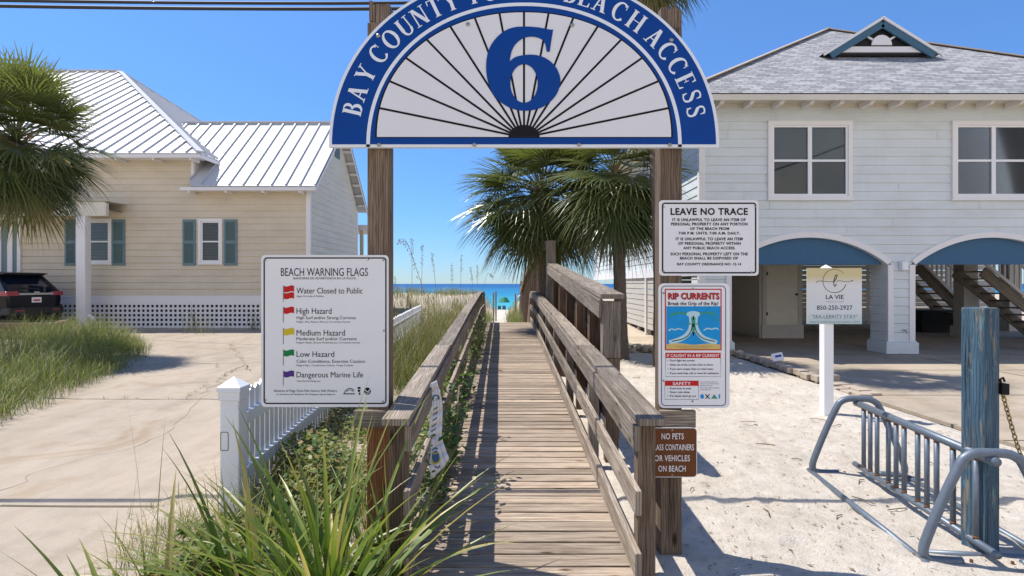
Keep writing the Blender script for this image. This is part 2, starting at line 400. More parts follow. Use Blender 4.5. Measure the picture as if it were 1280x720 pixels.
def shinglem():
    m, t, b = mk('asphalt_shingles'); uv = N(t, 'ShaderNodeUVMap', uv_map='UVMap').outputs[0]
    br = N(t, 'ShaderNodeTexBrick'); br.offset = .37; br.inputs['Scale'].default_value = 1
    br.inputs['Brick Width'].default_value = .27; br.inputs['Row Height'].default_value = .135; br.inputs['Mortar Size'].default_value = .008
    br.inputs['Color1'].default_value = (.29,.295,.31,1); br.inputs['Color2'].default_value = (.52,.52,.525,1); br.inputs['Mortar'].default_value = (.12,.12,.125,1)
    br.inputs['Bias'].default_value = 0
    t.links.new(uv, br.inputs[0])
    n = noise_(t, mapping(t, uv, (3,7,1)), 1, 4, .7); n2 = noise_(t, uv, 90, 3)
    c = mixc(t, 1, br.outputs[0], ramp(t, [(.3,(.72,.72,.74)),(.7,(1.0,1.0,1.0))], n), 'MULTIPLY')
    c = mixc(t, .6, c, ramp(t, [(.3,(.7,.7,.7)),(.7,(1.,1.,1.))], n2), 'MULTIPLY')
    t.links.new(c, b.inputs['Base Color']); b.inputs['Roughness'].default_value = .95; b.inputs['Specular IOR Level'].default_value = .1
    bump(t, b, br.outputs['Fac'], -.4, .01)
    return m
M['shingle'] = shinglem()
def seam():
    m, t, b = mk('sea_water'); tc = N(t, 'ShaderNodeTexCoord').outputs['Object']
    g = N(t, 'ShaderNodeSeparateXYZ'); geo = N(t, 'ShaderNodeNewGeometry'); t.links.new(geo.outputs['Position'], g.inputs[0])
    # depth colour: shallow turquoise over pale sand to deep blue, with darker bars over the weed beds
    n = noise_(t, mapping(t, geo.outputs['Position'], (.002, .012, 1)), 1, 4, .6)
    f = math_(t, 'DIVIDE', math_(t, 'SUBTRACT', g.outputs[1], 118), 1500.0)
    f = math_(t, 'POWER', math_(t, 'MAXIMUM', f, 0.0), .45)
    f = math_(t, 'ADD', f, math_(t, 'MULTIPLY', math_(t, 'SUBTRACT', n, .5), .35))
    c = ramp(t, [(.0,(.16,.50,.50)), (.16,(.045,.36,.42)), (.4,(.012,.19,.33)), (.8,(.006,.085,.24))], f)
    t.links.new(c, b.inputs['Base Color']); b.inputs['Roughness'].default_value = .5; b.inputs['Specular IOR Level'].default_value = .25
    w = noise_(t, mapping(t, geo.outputs['Position'], (.25, .8, 1)), 1, 4, .6); bump(t, b, w, .5, .3)
    return m
M['sea'] = seam()
def gradm():
    m, t, b = mk('rental_sign_print'); uv = N(t, 'ShaderNodeUVMap', uv_map='UVMap').outputs[0]
    s = N(t, 'ShaderNodeSeparateXYZ'); t.links.new(uv, s.inputs[0])
    c = ramp(t, [(.0,(.40,.53,.55)), (.22,(.62,.66,.68)), (.7,(.70,.69,.68)), (.86,(.62,.52,.27))], s.outputs[1])
    t.links.new(c, b.inputs['Base Color']); b.inputs['Roughness'].default_value = .35
    return m
M['grad'] = gradm()

# ------------------------------------------------------------------ flat printing helpers
_tmp = bpy.data.curves.new('tmp_text', 'FONT'); _tob = bpy.data.objects.new('tmp_text', _tmp)
def text2d(s, bold=0.0, spacing=1.0):
    _tmp.body = s; _tmp.size = 1; _tmp.offset = bold; _tmp.space_character = spacing; _tmp.resolution_u = 3
    me = bpy.data.meshes.new_from_object(_tob)
    v = [(p.co.x, p.co.y) for p in me.vertices]; f = [tuple(p.vertices) for p in me.polygons]
    bpy.data.meshes.remove(me); return v, f
def put_text(mb, s, x0, x1, ytop, ybot, to3, bold=0.0, spacing=1.0, lift=0.0, capref=None):
    """fit string so that it spans x0..x1 and capital letters span ytop..ybot (sign space); to3(x,y,lift) -> world"""
    v, f = text2d(s, bold, spacing)
    if not v: return
    xs = [p[0] for p in v]; a, b = min(xs), max(xs)
    cap = 0.73
    out = [to3(x0+(p[0]-a)/(b-a)*(x1-x0), ybot+(p[1]/cap)*(ytop-ybot), lift) for p in v]
    mb.indexed(out, f, [(0,0)]*len(out))
def rrect(x0, y0, x1, y1, r, n=5):
    """rounded rectangle; y may run either way"""
    pts = []; ya, yb = min(y0,y1), max(y0,y1)
    for cx, cy, a0 in ((x1-r, yb-r, 0), (x0+r, yb-r, 90), (x0+r, ya+r, 180), (x1-r, ya+r, 270)):
        for k in range(n+1):
            a = R(a0+90*k/n); pts.append((cx+r*math.cos(a), cy+r*math.sin(a)))
    return pts
def ring(mb, outer, inner, to3, lift):
    n = len(outer)
    for i in range(n):
        j = (i+1) % n
        mb.face([to3(*outer[i], lift), to3(*outer[j], lift), to3(*inner[j], lift), to3(*inner[i], lift)])
def flat(mb, poly, to3, lift):
    mb.face([to3(x, y, lift) for x, y in poly], [(0,0)]*len(poly))
def ribbon2(mb, path, w, to3, lift):
    n = len(path)
    ws = w if isinstance(w, (list, tuple)) else [w]*n
    L, Rr = [], []
    for i in range(n):
        a = path[max(i-1,0)]; b = path[min(i+1,n-1)]
        dx, dy = b[0]-a[0], b[1]-a[1]; l = math.hypot(dx, dy) or 1
        nx, ny = -dy/l*ws[i]/2, dx/l*ws[i]/2
        L.append((path[i][0]+nx, path[i][1]+ny)); Rr.append((path[i][0]-nx, path[i][1]-ny))
    for i in range(n-1):
        mb.face([to3(*L[i], lift), to3(*L[i+1], lift), to3(*Rr[i+1], lift), to3(*Rr[i], lift)], [(0,0)]*4)
def spline(pts, n=6, closed=False):
    out = []; m = len(pts)
    for i in range(m if closed else m-1):
        p0 = pts[(i-1) % m] if closed or i > 0 else pts[i]; p1 = pts[i]; p2 = pts[(i+1) % m]
        p3 = pts[(i+2) % m] if closed or i+2 < m else p2
        for k in range(n):
            t = k/n
            out.append(tuple(.5*((2*p1[j])+(-p0[j]+p2[j])*t+(2*p0[j]-5*p1[j]+4*p2[j]-p3[j])*t*t+(-p0[j]+3*p1[j]-3*p2[j]+p3[j])*t**3) for j in range(len(p1))))
    if not closed: out.append(tuple(pts[-1]))
    return out
def fill_holes(mb, loops, to3, lift):
    cu = bpy.data.curves.new('tmp_fill', 'CURVE'); cu.dimensions = '2D'; cu.fill_mode = 'BOTH'
    for lp in loops:
        s = cu.splines.new('POLY'); s.points.add(len(lp)-1); s.use_cyclic_u = True
        for p, q in zip(s.points, lp): p.co = (q[0], q[1], 0, 1)
    o = bpy.data.objects.new('tmp_fill', cu); me = bpy.data.meshes.new_from_object(o)
    mb.indexed([to3(v.co.x, v.co.y, lift) for v in me.vertices], [tuple(p.vertices) for p in me.polygons], [(0,0)]*len(me.vertices))
    bpy.data.objects.remove(o); bpy.data.curves.remove(cu); bpy.data.meshes.remove(me)
def sgn(px_off, py_off, scale, d):
    """sign space -> world: crop pixel coordinates on a board standing at distance d"""
    def to3(x, y, lift):
        p = P(px_off + x/scale, py_off + y/scale, d); p.y -= lift; return p
    return to3
def bolts(mb, pts, to3, r, lift=0.0):
    for x, y in pts:
        c = to3(x, y, lift)
        vs = [c+Vector((0,-r*.6,0))]
        for rr, dy in ((r*.55,-r*.5), (r,-.0*r)):
            vs += [c+Vector((rr*math.cos(a), dy, rr*math.sin(a))) for a in [k*math.pi/4 for k in range(8)]]
        fs = [(0,1+(k+1)%8,1+k) for k in range(8)] + [(1+k,1+(k+1)%8,9+(k+1)%8,9+k) for k in range(8)]
        mb.indexed(vs, fs)

# ------------------------------------------------------------------ setting: ground, beach, sea
def sstep(a, b, x):
    t = min(1, max(0, (x-a)/(b-a))); return t*t*(3-2*t)
def terrain(x, y):
    z = -3.9*sstep(18, 125, y) if y < 125 else -3.9-1.6*sstep(125, 160, y)
    z = -3.6*min(1, max(0, (y-21)/94)) - 1.9*sstep(112, 150, y)
    path = sstep(.8, 3.5, abs(x+.6+.012*(y-20)))
    z += path*sstep(17, 38, y)*(1-sstep(80, 105, y))*(.95+.026*(y-20)+.35*noise.noise(Vector((x*.12, y*.09, 3))))
    z += .03*noise.noise(Vector((x*.5, y*.5, 9)))*sstep(16, 22, y)
    return z - .03
def axis(lo, hi, dense_lo, dense_hi, st, far):
    a = list(np.arange(dense_lo, dense_hi, st)); x = dense_lo; s = st
    while x > lo: s *= far; x -= s; a.insert(0, x)
    x = a[-1]; s = st
    while x < hi: s *= far; x += s; a.append(x)
    return a
xs = axis(-900, 900, -14, 14, .9, 1.25); ys = axis(-60, 170, 2, 130, 1.0, 1.3)
mb = MB(); vs = [Vector((x, y, terrain(x, y))) for y in ys for x in xs]; nx = len(xs)
mb.indexed(vs, [(j*nx+i, j*nx+i+1, (j+1)*nx+i+1, (j+1)*nx+i) for j in range(len(ys)-1) for i in range(nx-1)])
tag(mb.build('ground', M['soil'], smooth=True), kind='structure')
mb = MB(); xs2 = axis(-15000, 15000, -60, 60, 20, 1.5); ys2 = axis(100, 15000, 100, 200, 20, 1.4)
vs = [Vector((x, y, -4.2)) for y in ys2 for x in xs2]; nx = len(xs2)
mb.indexed(vs, [(j*nx+i, j*nx+i+1, (j+1)*nx+i+1, (j+1)*nx+i) for j in range(len(ys2)-1) for i in range(nx-1)])
tag(mb.build('sea', M['sea']), kind='structure')

# trodden sand between the walkway and the driveway, real bumps and footprints
def sandz(x, y):
    v = Vector((x, y, 0))
    z = .022*noise.noise(v*1.1)+.016*noise.noise(v*3.1+Vector((5,5,0)))+.009*noise.noise(v*7.3)+.004*noise.noise(v*16)
    return z + .028
feet = [(U(.9,4.9), U(2.2,12), U(0,3.14)) for _ in range(170)]
grid = {}
sx = np.arange(.74, 5.02, .045); 
syv = []; y = 1.2
while y < 13.4: syv.append(y); y += .03+.012*max(0, y-2)
vs = []
for y in syv:
    near = [f for f in feet if abs(f[1]-y) < .25]
    for x in sx:
        z = sandz(x, y)
        for fx, fy, fa in near:
            dx, dy = x-fx, y-fy
            if abs(dx) < .25:
                u = dx*math.cos(fa)+dy*math.sin(fa); w = -dx*math.sin(fa)+dy*math.cos(fa)
                q = (u/.14)**2+(w/.065)**2
                z += -.032*math.exp(-q*1.6)+.013*math.exp(-((math.sqrt(q)-1.35)/.35)**2)
        e = min(1, (x-.74)/.1, (5.0-x)/.1, (13.4-y)/.3)
        vs.append(Vector((x, y, max(z, .004)*max(e, 0)+.002)))
mb = MB(); nx = len(sx)
mb.indexed(vs, [(j*nx+i, j*nx+i+1, (j+1)*nx+i+1, (j+1)*nx+i) for j in range(len(syv)-1) for i in range(nx-1)])
tag(mb.build('sand', M['sand'], smooth=True), kind='structure')
# white path of sand down to the water
mb = MB(); rows = np.arange(17.2, 112, 1.2)
for a, b in zip(rows[:-1], rows[1:]):
    for i in range(6):
        xa, xb = -1.5+i*.36, -1.5+(i+1)*.36
        s = lambda x, y: Vector((x-.012*(y-20)+.15*math.sin(y*.2), y, terrain(x-.012*(y-20), y)+.05))
        mb.face([s(xa,a), s(xb,a), s(xb,b), s(xa,b)])
tag(mb.build('beach_path', M['sand'], smooth=True), kind='structure')

def LX(y): return -.625 - .0200*(y-3.1)       # left rail line of the walk
def spline_e(pts, y):
    for (a, p), (b, q) in zip(pts[:-1], pts[1:]):
        if y <= b: return p+(q-p)*(y-a)/(b-a)
    return pts[-1][1]
# left driveway: slabs with joints and cracks
mb = MB()
dl = [(-2.45,.5), (-2.35,3.2), (-2.62,5), (-3.15,9), (-4.2,14), (-5.6,20.4), (-16.4,20.4), (-9.6,14.2), (-7.9,11), (-6.3,7), (-5.6,4), (-5.5,.5)]
mb.prism(dl, (0,0,-.02), Vector((1,0,0)), Vector((0,1,0)), Vector((0,0,.042)))
tag(mb.build('driveway', M['conc']), kind='structure')
def strip(mb, pts, w, z, wob=0):
    p2 = spline(pts, 14) if len(pts) > 1 else pts
    if wob: p2 = [(x+wob*noise.noise(Vector((x*4,y*4,1))), y+wob*noise.noise(Vector((x*4,y*4,7)))) for x, y in p2]
    ww = [w*(.4+1.1*abs(noise.noise(Vector((x*3,y*3,4))))) if wob else w for x, y in p2]
    ribbon2(mb, p2, ww, lambda x, y, l: Vector((x, y, l)), z)
def G(px, py, z=0): d = FPX*(EYE-z)/(py-HOR); return ((px-640)/FPX*d, d)
mb = MB()
strip(mb, [G(0,636), G(100,637), G(250,637)], .028, .0255)
strip(mb, [G(60,500), G(130,501), G(330,501)], .03, .0255, .02)
strip(mb, [G(115,459), G(310,455), G(420,455)], .03, .0255, .02)
strip(mb, [G(110,430), G(178,426), G(290,431), G(400,432)], .035, .0255, .02)
tag(mb.build('driveway_joints', M['joint']), kind='structure')
mb = MB()
strip(mb, [G(230,500), G(262,488), G(283,470), G(306,458), G(312,465), G(303,452), G(288,432)], .026, .0257, .14)
strip(mb, [G(0,618), G(50,592), G(110,575), G(200,547), G(262,490)], .008, .0257, .10)
strip(mb, [G(180,425), G(230,418), G(260,415)], .05, .0257, .12)
tag(mb.build('driveway_cracks', M['weedjoint']), kind='structure')
# sandy verge between driveway and walk
mb = MB(); ysv = list(np.arange(.5, 17, .16)); nxv = 26; vs = []
for y in ysv:
    e = spline_e([(.5,-2.45),(3.2,-2.35),(5,-2.62),(9,-3.15),(14,-4.2),(17.2,-4.9)], y)-.13-.1*noise.noise(Vector((y*2.1,0,3)))
    for i in range(nxv):
        f = i/(nxv-1); x = e+(LX(y)-.03-e)*f
        vs.append(Vector((x, y, (.026+.018*noise.noise(Vector((x*2.5,y*2.5,1)))+.03*min(1,f*8)) if f > 0 else .018)))
mb.indexed(vs, [(j*nxv+i, j*nxv+i+1, (j+1)*nxv+i+1, (j+1)*nxv+i) for j in range(len(ysv)-1) for i in range(nxv-1)])
tag(mb.build('verge', M['soil'], smooth=True), kind='structure')
# right driveway
mb = MB()
mb.prism([(5.1,.5), (5.1,13.6), (5.1,30), (22,30), (22,.5)], (0,0,-.02), Vector((1,0,0)), Vector((0,1,0)), Vector((0,0,.042)))
tag(mb.build('house_driveway', M['conc']), kind='structure')
mb = MB()
for y in (5.9, 8.3, 10.7, 13.1, 16): mb.box(5.1, 22, y-.012, y+.012, .0235, .0255)
for x in (9.0, 12.6): mb.box(x-.012, x+.012, .5, 16, .026, .0275)
tag(mb.build('house_driveway_joints', M['joint']), kind='structure')

# ------------------------------------------------------------------ boardwalk
def LX(y): return -.625 - .0200*(y-3.1)       # left rail line
def RX(y): return .737 - .0083*(y-3.1)        # right rail line
def zd(y):
    if y < 14.1: return .04 + (y-3.1)*.0386
    if y < 17.4: return .04 + 11*.0386
    return .04 + 11*.0386 - (y-17.4)*.42
def railh(y): return .90 + .05*min(1, (y-3)/11)
bw = thing('boardwalk', (0.05, 9, 0), 'long weathered grey plank ramp with railings leading through the blue arch to the sea', 'boardwalk')
mb = MB(); y = 2.1
while y < 17.4:
    w = .135+U(-.006,.004); c = (rnd(), rnd(), rnd(), 1)
    a, b = LX(y)-.02+U(-.015,.015), RX(y)+.02+U(-.015,.015); t = U(-.003,.003); z = zd(y+w/2)-.018
    mb.beam((a, y+w/2, z+t), (b, y+w/2, z-t+U(-.003,.003)), w, .036, c)
    y += w+U(.003,.010)
for k in range(4):
    yy = 17.42+k*.3; mb.box(LX(yy), RX(yy), yy, yy+.28, zd(17.3)-.036-.12*(k+1), zd(17.3)-.12*(k+1))
mb.build('deck', M['deck'], bw, bevel=.003)
mb = MB()
for F, s in ((LX, .09), (RX, -.09)):
    for a, b in ((2.2, 14.1), (14.1, 17.3)):
        mb.beam((F(a)+s, a, zd(a)-.125), (F(b)+s, b, zd(b)-.125), .04, .17)
mb.build('stringer', M['wood'], bw)
mb = MB()
rng = [(-.585), (.58)]
EL, ER = -.645, .748          # post centre lines left and right of the walk
YP = [3.16, 5.05, 6.95, 8.85, 10.75, 12.6, 14.15, 15.8, 17.25]
RAILY = [3.03, 8.0, 14.2, 16.2, 17.3]
def capz(y):
    if y <= 17.25: return zd(y)+railh(y)
    return zd(14.3)+.95 - (y-17.25)*.5
for s, E in ((-1, LX), (1, RX)):
    for y in YP + [19.5]:
        w = .088 if y > 3.2 else .098
        m = MB(); x = E(y)
        ztop = capz(y)-.042; base = -.08
        m.obox((x, y, (base+ztop)/2), Vector((0,0,(ztop-base)/2)), Vector((w/2,0,0)), Vector((0,w/2,0)))
        m.build('post', M['post' if y < 3.2 else 'wood'], bw, bevel=.004)
    segs = [3.03, 5.6, 9.0, 14.2, 17.25, 19.6]
    for n, (dx, dz, w, h, j) in {'handrail': (0, -.02, .145, .04, .012), 'handrail_apron': (-.068*s, -.115, .036, .14, .0),
                                 'middle_rail': (-.063*s, -.46, .036, .135, .0), 'kick_rail': (-.063*s, None, .036, .14, 0)}.items():
        m = MB()
        for a, b in zip(segs[:-1], segs[1:]):
            za, zb = (capz(a)+dz, capz(b)+dz) if dz is not None else (zd(a)+.105, zd(b)+.105)
            if dz is None and a >= 17: continue
            j1, j2 = U(-j,j), U(-j,j)
            m.beam((E(a)+dx+j1, a-(.03 if n=='handrail' and a<3.1 else -.0), za), (E(b)+dx+j2, b-.006, zb), w, h)
        m.build(n, M['wood'], bw, bevel=.005)

# ------------------------------------------------------------------ gateway posts and the arch sign
DG = 3.46
def gatepost(x, label, front, top):
    t = thing('gate_post', (x, DG, 0), label, 'timber post', 'tall timber posts holding the arch sign')
    m = MB(); w = .13
    m.obox((x, DG, (top-.1)/2-.04), Vector((0,0,(top+.0)/2)), Vector((w/2,0,0)), Vector((0,w/2,0)))
    m.build('post', M['post'], t, bevel=.006)
    m = MB()
    for k in range(6):
        a = x-w/2+.010+k*w/6.3
        m.obox((a+.008, DG, top-.03+U(-.012,.02)), Vector((0,0,.06)), Vector((.0095,0,0)), Vector((0,w/2-.012,0)))
    m.build('splintered_top', M['post'], t)
    m = MB(); s = -1 if x < 0 else 1
    m.box(x-.105+.03*s, x+.105+.03*s, DG-w/2-.042, DG-w/2-.002, .80, .90)
    m.build('crosspiece', M['wood'], t, bevel=.004)
    return t
gp = gatepost(-.799, 'tall weathered timber post behind the beach warning flags sign', 'post', 3.30)
for o in gp.children:
    pass
m = MB(); m.box(-.799-.0675, -.799+.0675, DG-.0675, DG+.0675, -.05, .797); m.build('lower_sleeve', M['newpost'], gp, bevel=.005)
gatepost(.950, 'tall weathered timber post behind the leave no trace and rip currents signs', 'post', 3.27)

DA = 3.34
CX, CY = 655.0, 184.0
def A3(x, y, lift):
    p = P(CX+x, CY-y, DA); p.y -= lift; return p
def sup(a, b, n, t):
    c, s = math.cos(t), math.sin(t)
    return (a*math.copysign(abs(c)**(2/n), c), b*max(0, s)**(2/n))
def arch(a, b, n=2.12, y0=0, k=72):
    return [(lambda q: (q[0], q[1]+y0))(sup(a, b, n, math.pi*i/k)) for i in range(k+1)]
ar = thing('arch_sign', tuple(A3(0, 0, 0)), 'blue half-round sign with a big 6 and fan rays, lettered beach access around its rim', 'arch sign')
m = MB(); o = arch(244, 219); 
pts = [(A3(x, y, 0)) for x, y in o]; back = [p+Vector((0,.03,0)) for p in pts]
m.face(pts[::-1]); m.face(back)
for i in range(len(pts)):
    j = (i+1) % len(pts); m.face([pts[i], pts[j], back[j], back[i]])
m.build('board', M['letter'], ar)
m = MB(); a1 = arch(240, 215.5); a1 = a1[:1]+a1[1:-1]+a1[-1:]
outer = [(x, max(y, 3.5)) for x, y in a1]
flat(m, outer[::-1], A3, .002); m.build('blue_field', M['blue'], ar)
m = MB(); ring(m, arch(197, 180.5), arch(192.5, 176.2), A3, .0035)
flat(m, [(-192.5,3.4),(-197,3.4),(-197,0.2),(-192.5,.2)][::-1], A3, .0035); flat(m, [(197,3.4),(192.5,3.4),(192.5,.2),(197,.2)][::-1], A3, .0035)
m.build('rim_line', M['letter'], ar)
m = MB(); flat(m, arch(186, 158, y0=11.5)[::-1], A3, .0035); m.build('fan_edge', M['black'], ar)
m = MB(); flat(m, arch(183.6, 155.4, y0=12.6)[::-1], A3, .005); m.build('fan_panel', M['platecream'], ar)
m = MB()
for k in range(1, 16):
    t = math.pi*k/16; dx, dy = math.cos(t), math.sin(t)
    lo, hi = 6, 250
    for _ in range(40):
        mid = (lo+hi)/2
        if abs(mid*dx/184)**2.12+abs(mid*dy/156)**2.12 < 1: lo = mid
        else: hi = mid
    nxx, nyy = -dy*1.3, dx*1.3
    flat(m, [(16*dx+nxx, 13+10*dy+nyy), (16*dx-nxx, 13+10*dy-nyy), (lo*dx-nxx, 12.6+lo*dy-nyy), (lo*dx+nxx, 12.6+lo*dy+nyy)][::-1], A3, .0062+k*.00003)
flat(m, [(19.5*math.cos(math.pi*i/20), 12.5+15*math.sin(math.pi*i/20)) for i in range(21)][::-1], A3, .0072)
m.build('fan_rays', M['black'], ar)
six = [(445,110),(428,222),(413,222)] + spline([(413,222),(406,186),(390,162),(362,150),(330,147),(295,155),(262,180),(240,215),(228,270)], 5)[1:] + \
      spline([(228,270),(255,249),(290,240),(330,236),(370,240),(410,255),(445,282),(470,318),(482,362),(475,405),(455,445),(420,480),(375,505),(315,516),(255,510),(200,485),(155,445),(128,395),(113,335),(112,270),(125,210),(155,160),(200,120),(250,100),(310,96),(370,100),(412,108),(434,112)], 5)[1:]
hole = [(300+68*math.cos(2*math.pi*i/40)*(1+.0), 380+96*math.sin(2*math.pi*i/40)) for i in range(40)]
q6 = lambda L: [(580+x/4-CX, CY-(10+y/4)) for x, y in L]
m = MB(); fill_holes(m, [q6(six), q6(hole)], A3, .0095); m.build('numeral', M['blue'], ar)

# serif capitals drawn as thick and thin strokes (unit cap height)
def ser(x0, x1, y, h=.045): return [(x0, y), (x1, y), (x1, y+h), (x0, y+h)]
def bar(x0, y0, x1, y1, w):
    """slanted bar with horizontal ends"""
    return [(x0-w/2, y0), (x0+w/2, y0), (x1+w/2, y1), (x1-w/2, y1)]
def arcrib(cx, cy, rx, ry, a0, a1, thick, thin, n=18):
    path, w = [], []
    for i in range(n+1):
        a = R(a0+(a1-a0)*i/n); path.append((cx+rx*math.cos(a), cy+ry*math.sin(a))); w.append(thin+(thick-thin)*abs(math.cos(a))**1.5)
    return ('r', path, w)
TK, TN = .195, .078
GL = {
 'B': (.68, [bar(.16,0,.16,1,TK), ser(0,.3,0), ser(0,.3,.955), arcrib(.30,.755,.215,.218,90,-90,TK*.85,TN), arcrib(.30,.275,.265,.25,90,-90,TK,TN)]),
 'A': (.86, [bar(.15,.0,.41,1,TN+.01), bar(.68,0,.42,1,TK+.01), [(.24,.30),(.58,.30),(.58,.36),(.24,.36)], ser(.0,.28,0), ser(.54,.86,0)]),
 'Y': (.82, [bar(.42,.42,.15,1,TK+.01), bar(.43,.42,.68,1,TN+.01), bar(.42,0,.42,.46,TK), ser(0,.32,.955), ser(.53,.82,.955), ser(.26,.58,0)]),
 'C': (.76, [arcrib(.41,.5,.345,.485,48,318,TK,TN), [(.655,.70),(.70,.70),(.70,1.0),(.655,.93)]]),
 'O': (.84, [arcrib(.42,.5,.345,.485,0,360,TK,TN,36)]),
 'U': (.84, [bar(.17,.30,.17,1,TK), arcrib(.42,.31,.25,.29,180,360,TK*.75,TN), bar(.67,.30,.67,1,TN), ser(.02,.34,.955), ser(.54,.82,.955)]),
 'N': (.88, [bar(.14,0,.14,1,TN), bar(.72,0,.18,1,TK+.02), bar(.735,0,.735,1,TN), ser(0,.29,0), ser(0,.22,.955), ser(.60,.88,.955)]),
 'T': (.76, [bar(.38,0,.38,1,TK), ser(.21,.55,0), ser(.02,.74,.945,.055), [(.02,.74),(.055,.74),(.09,.96),(.02,.96)], [(.74,.74),(.705,.74),(.67,.96),(.74,.96)]]),
 'E': (.70, [bar(.16,0,.16,1,TK), ser(0,.63,0,.05), ser(0,.60,.95,.05), ser(.2,.44,.485), [(.60,.78),(.56,.78),(.50,.96),(.60,.96)], [(.66,.24),(.62,.24),(.54,.04),(.65,.0)], [(.44,.38),(.40,.38),(.40,.64),(.44,.64)]]),
 'H': (.90, [bar(.16,0,.16,1,TK), bar(.74,0,.74,1,TK), ser(0,.32,0), ser(.58,.9,0), ser(0,.32,.955), ser(.58,.9,.955), ser(.2,.7,.485)]),
 'P': (.66, [bar(.16,0,.16,1,TK), ser(0,.32,0), ser(0,.3,.955), arcrib(.30,.72,.25,.25,90,-90,TK,TN)]),
 'L': (.68, [bar(.16,0,.16,1,TK), ser(0,.63,0,.05), ser(0,.32,.955), [(.66,.26),(.62,.26),(.54,.04),(.65,.0)]]),
 'I': (.34, [bar(.17,0,.17,1,TK), ser(0,.34,0), ser(0,.34,.955)]),
 'S': (.62, [('r', spline([(.52,.80),(.47,.92),(.32,.965),(.17,.92),(.11,.78),(.17,.63),(.33,.52),(.48,.40),(.54,.25),(.48,.09),(.31,.035),(.14,.09),(.08,.24)], 4),
              [TN]*4+[TN+.01]*8+[.11]*8+[.17]*10+[.11]*8+[TN]*11), [(.50,.70),(.545,.70),(.545,.97),(.50,.93)], [(.06,.30),(.105,.30),(.105,.06),(.06,.02)]]),
}
ANG = [('B',167.4),('A',162.0),('Y',155.2),('C',147.4),('O',141.0),('U',134.6),('N',128.6),('T',122.6),('Y',116.8),
       ('P',107.5),('U',102.5),('B',97.6),('L',93.2),('I',90),('C',86.4), ('B',73.0),('E',67.6),('A',62.0),('C',54.8),('H',48.2),
       ('A',40.0),('C',33.8),('C',27.9),('E',22.3),('S',16.9),('S',11.8)]
m = MB(); H = 23.5; li = .0045
for ch, a in ANG:
    W, parts = GL[ch]; t = R(a)
    lo, hi = 50, 400
    for _ in range(40):
        mid = (lo+hi)/2
        if abs(mid*math.cos(t)/219)**2.12+abs(mid*math.sin(t)/197.5)**2.12 < 1: lo = mid
        else: hi = mid
    cx_, cy_ = lo*math.cos(t), lo*math.sin(t)
    gx = math.copysign(abs(cx_/219)**1.12/219, cx_); gy = abs(cy_/197.5)**1.12/197.5; l = math.hypot(gx, gy); ux, uy = gx/l, gy/l
    rx, ry = uy, -ux
    def g3(x, y, lift):
        X, Y = (x-W/2)*H*.94, (y-.5)*H
        return A3(cx_+rx*X+ux*Y, cy_+ry*X+uy*Y, lift)
    for k, pc in enumerate(parts):
        lf = li+k*.00018
        if pc[0] == 'r':
            n = len(pc[1]); w = (list(pc[2])+[TN]*n)[:n]
            ribbon2(m, pc[1], w, g3, lf)
        else: flat(m, pc, g3, lf)
m.build('lettering', M['letter'], ar)
m = MB()
bolts(m, [(-181,3),(-62,3),(68.5,3),(182,3),(-70,153),(60,152)], A3, .0125, .008); bolts(m, [(-182,139),(184,134)], A3, .0135, .006)
m.build('bolts', M['bolt'], ar, smooth=True)

# ------------------------------------------------------------------ flat signs
def plate(parent, name, x0, y0, x1, y1, r, to3, mat, th=.004, lift=0):
    m = MB(); o = rrect(x0, y0, x1, y1, r)
    f = [to3(x, y, lift+th) for x, y in o]; b = [to3(x, y, lift) for x, y in o]
    # keep the front face turned to -Y
    nrm = (f[1]-f[0]).cross(f[len(f)//2]-f[0])
    if nrm.y > 0: f.reverse(); b.reverse()
    uv = [((p.x-min(q.x for q in f))/(max(q.x for q in f)-min(q.x for q in f)), (p.z-min(q.z for q in f))/(max(q.z for q in f)-min(q.z for q in f))) for p in f]
    m.face(f, uv); m.face(b[::-1])
    for i in range(len(f)):
        j = (i+1) % len(f); m.face([f[i], b[i], b[j], f[j]])
    return m.build(name, mat, parent)
def border(parent, x0, y0, x1, y1, r, w, to3, mat, lift=.0052, name='border'):
    m = MB(); ring(m, rrect(x0,y0,x1,y1,r), rrect(x0+w,y0+w,x1-w,y1-w,max(r-w,.5)), to3, lift); return m.build(name, mat, parent)

# beach warning flags
DW = 3.335
S4 = sgn(310, 300, 3.275, DW)
bf = thing('warning_sign', tuple(P(407, 508, DW)), 'white board headed beach warning flags with a column of coloured flags', 'sign')
plate(bf, 'plate', 55, 62, 576, 683, 16, S4, M['plate'])
border(bf, 65, 71, 568, 671, 14, 5.5, S4, M['black'])
m = MB(); T = lambda s, a, b, t, c, bold=0, sp=1: put_text(m, s, a, b, t, c, S4, bold, sp, .0055)
T('BEACH WARNING FLAGS', 136, 492, 113, 147, .0); T('BANDERAS DE ADVERTENCIA EN LA PLAYA', 188, 442, 152, 161, .0)
T('Water Closed to Public', 200, 470, 194, 219); T('Agua Cerrada al Publico', 200, 312, 226, 233)
T('High Hazard', 200, 343, 277, 302); T('High Surf and/or Strong Currents', 200, 442, 311, 324); T('Peligro Alto, Resaca Alta y/o Corrientes Fuertes', 200, 420, 331, 338)
T('Medium Hazard', 200, 398, 366, 391); T('Moderate Surf and/or Currents', 200, 446, 397, 410); T('Peligro Medio, Resaca Moderada y/o Corrientes Fuertes', 200, 460, 416, 423)
T('Low Hazard', 200, 354, 454, 478); T('Calm Conditions, Exercise Caution', 200, 480, 489, 502); T('Peligro Bajo, Condiciones Calmas, Tenga Cuidado', 200, 432, 509, 516)
T('Dangerous Marine Life', 200, 472, 538, 562); T('Vida Marina Peligrosa', 200, 298, 573, 580)
T('Absence of Flags Does Not Assure Safe Waters', 106, 365, 611, 621); T('La Ausencia de Banderas No Asegura Aguas Seguras', 118, 358, 627, 634)
m.build('lettering', M['black'], bf)
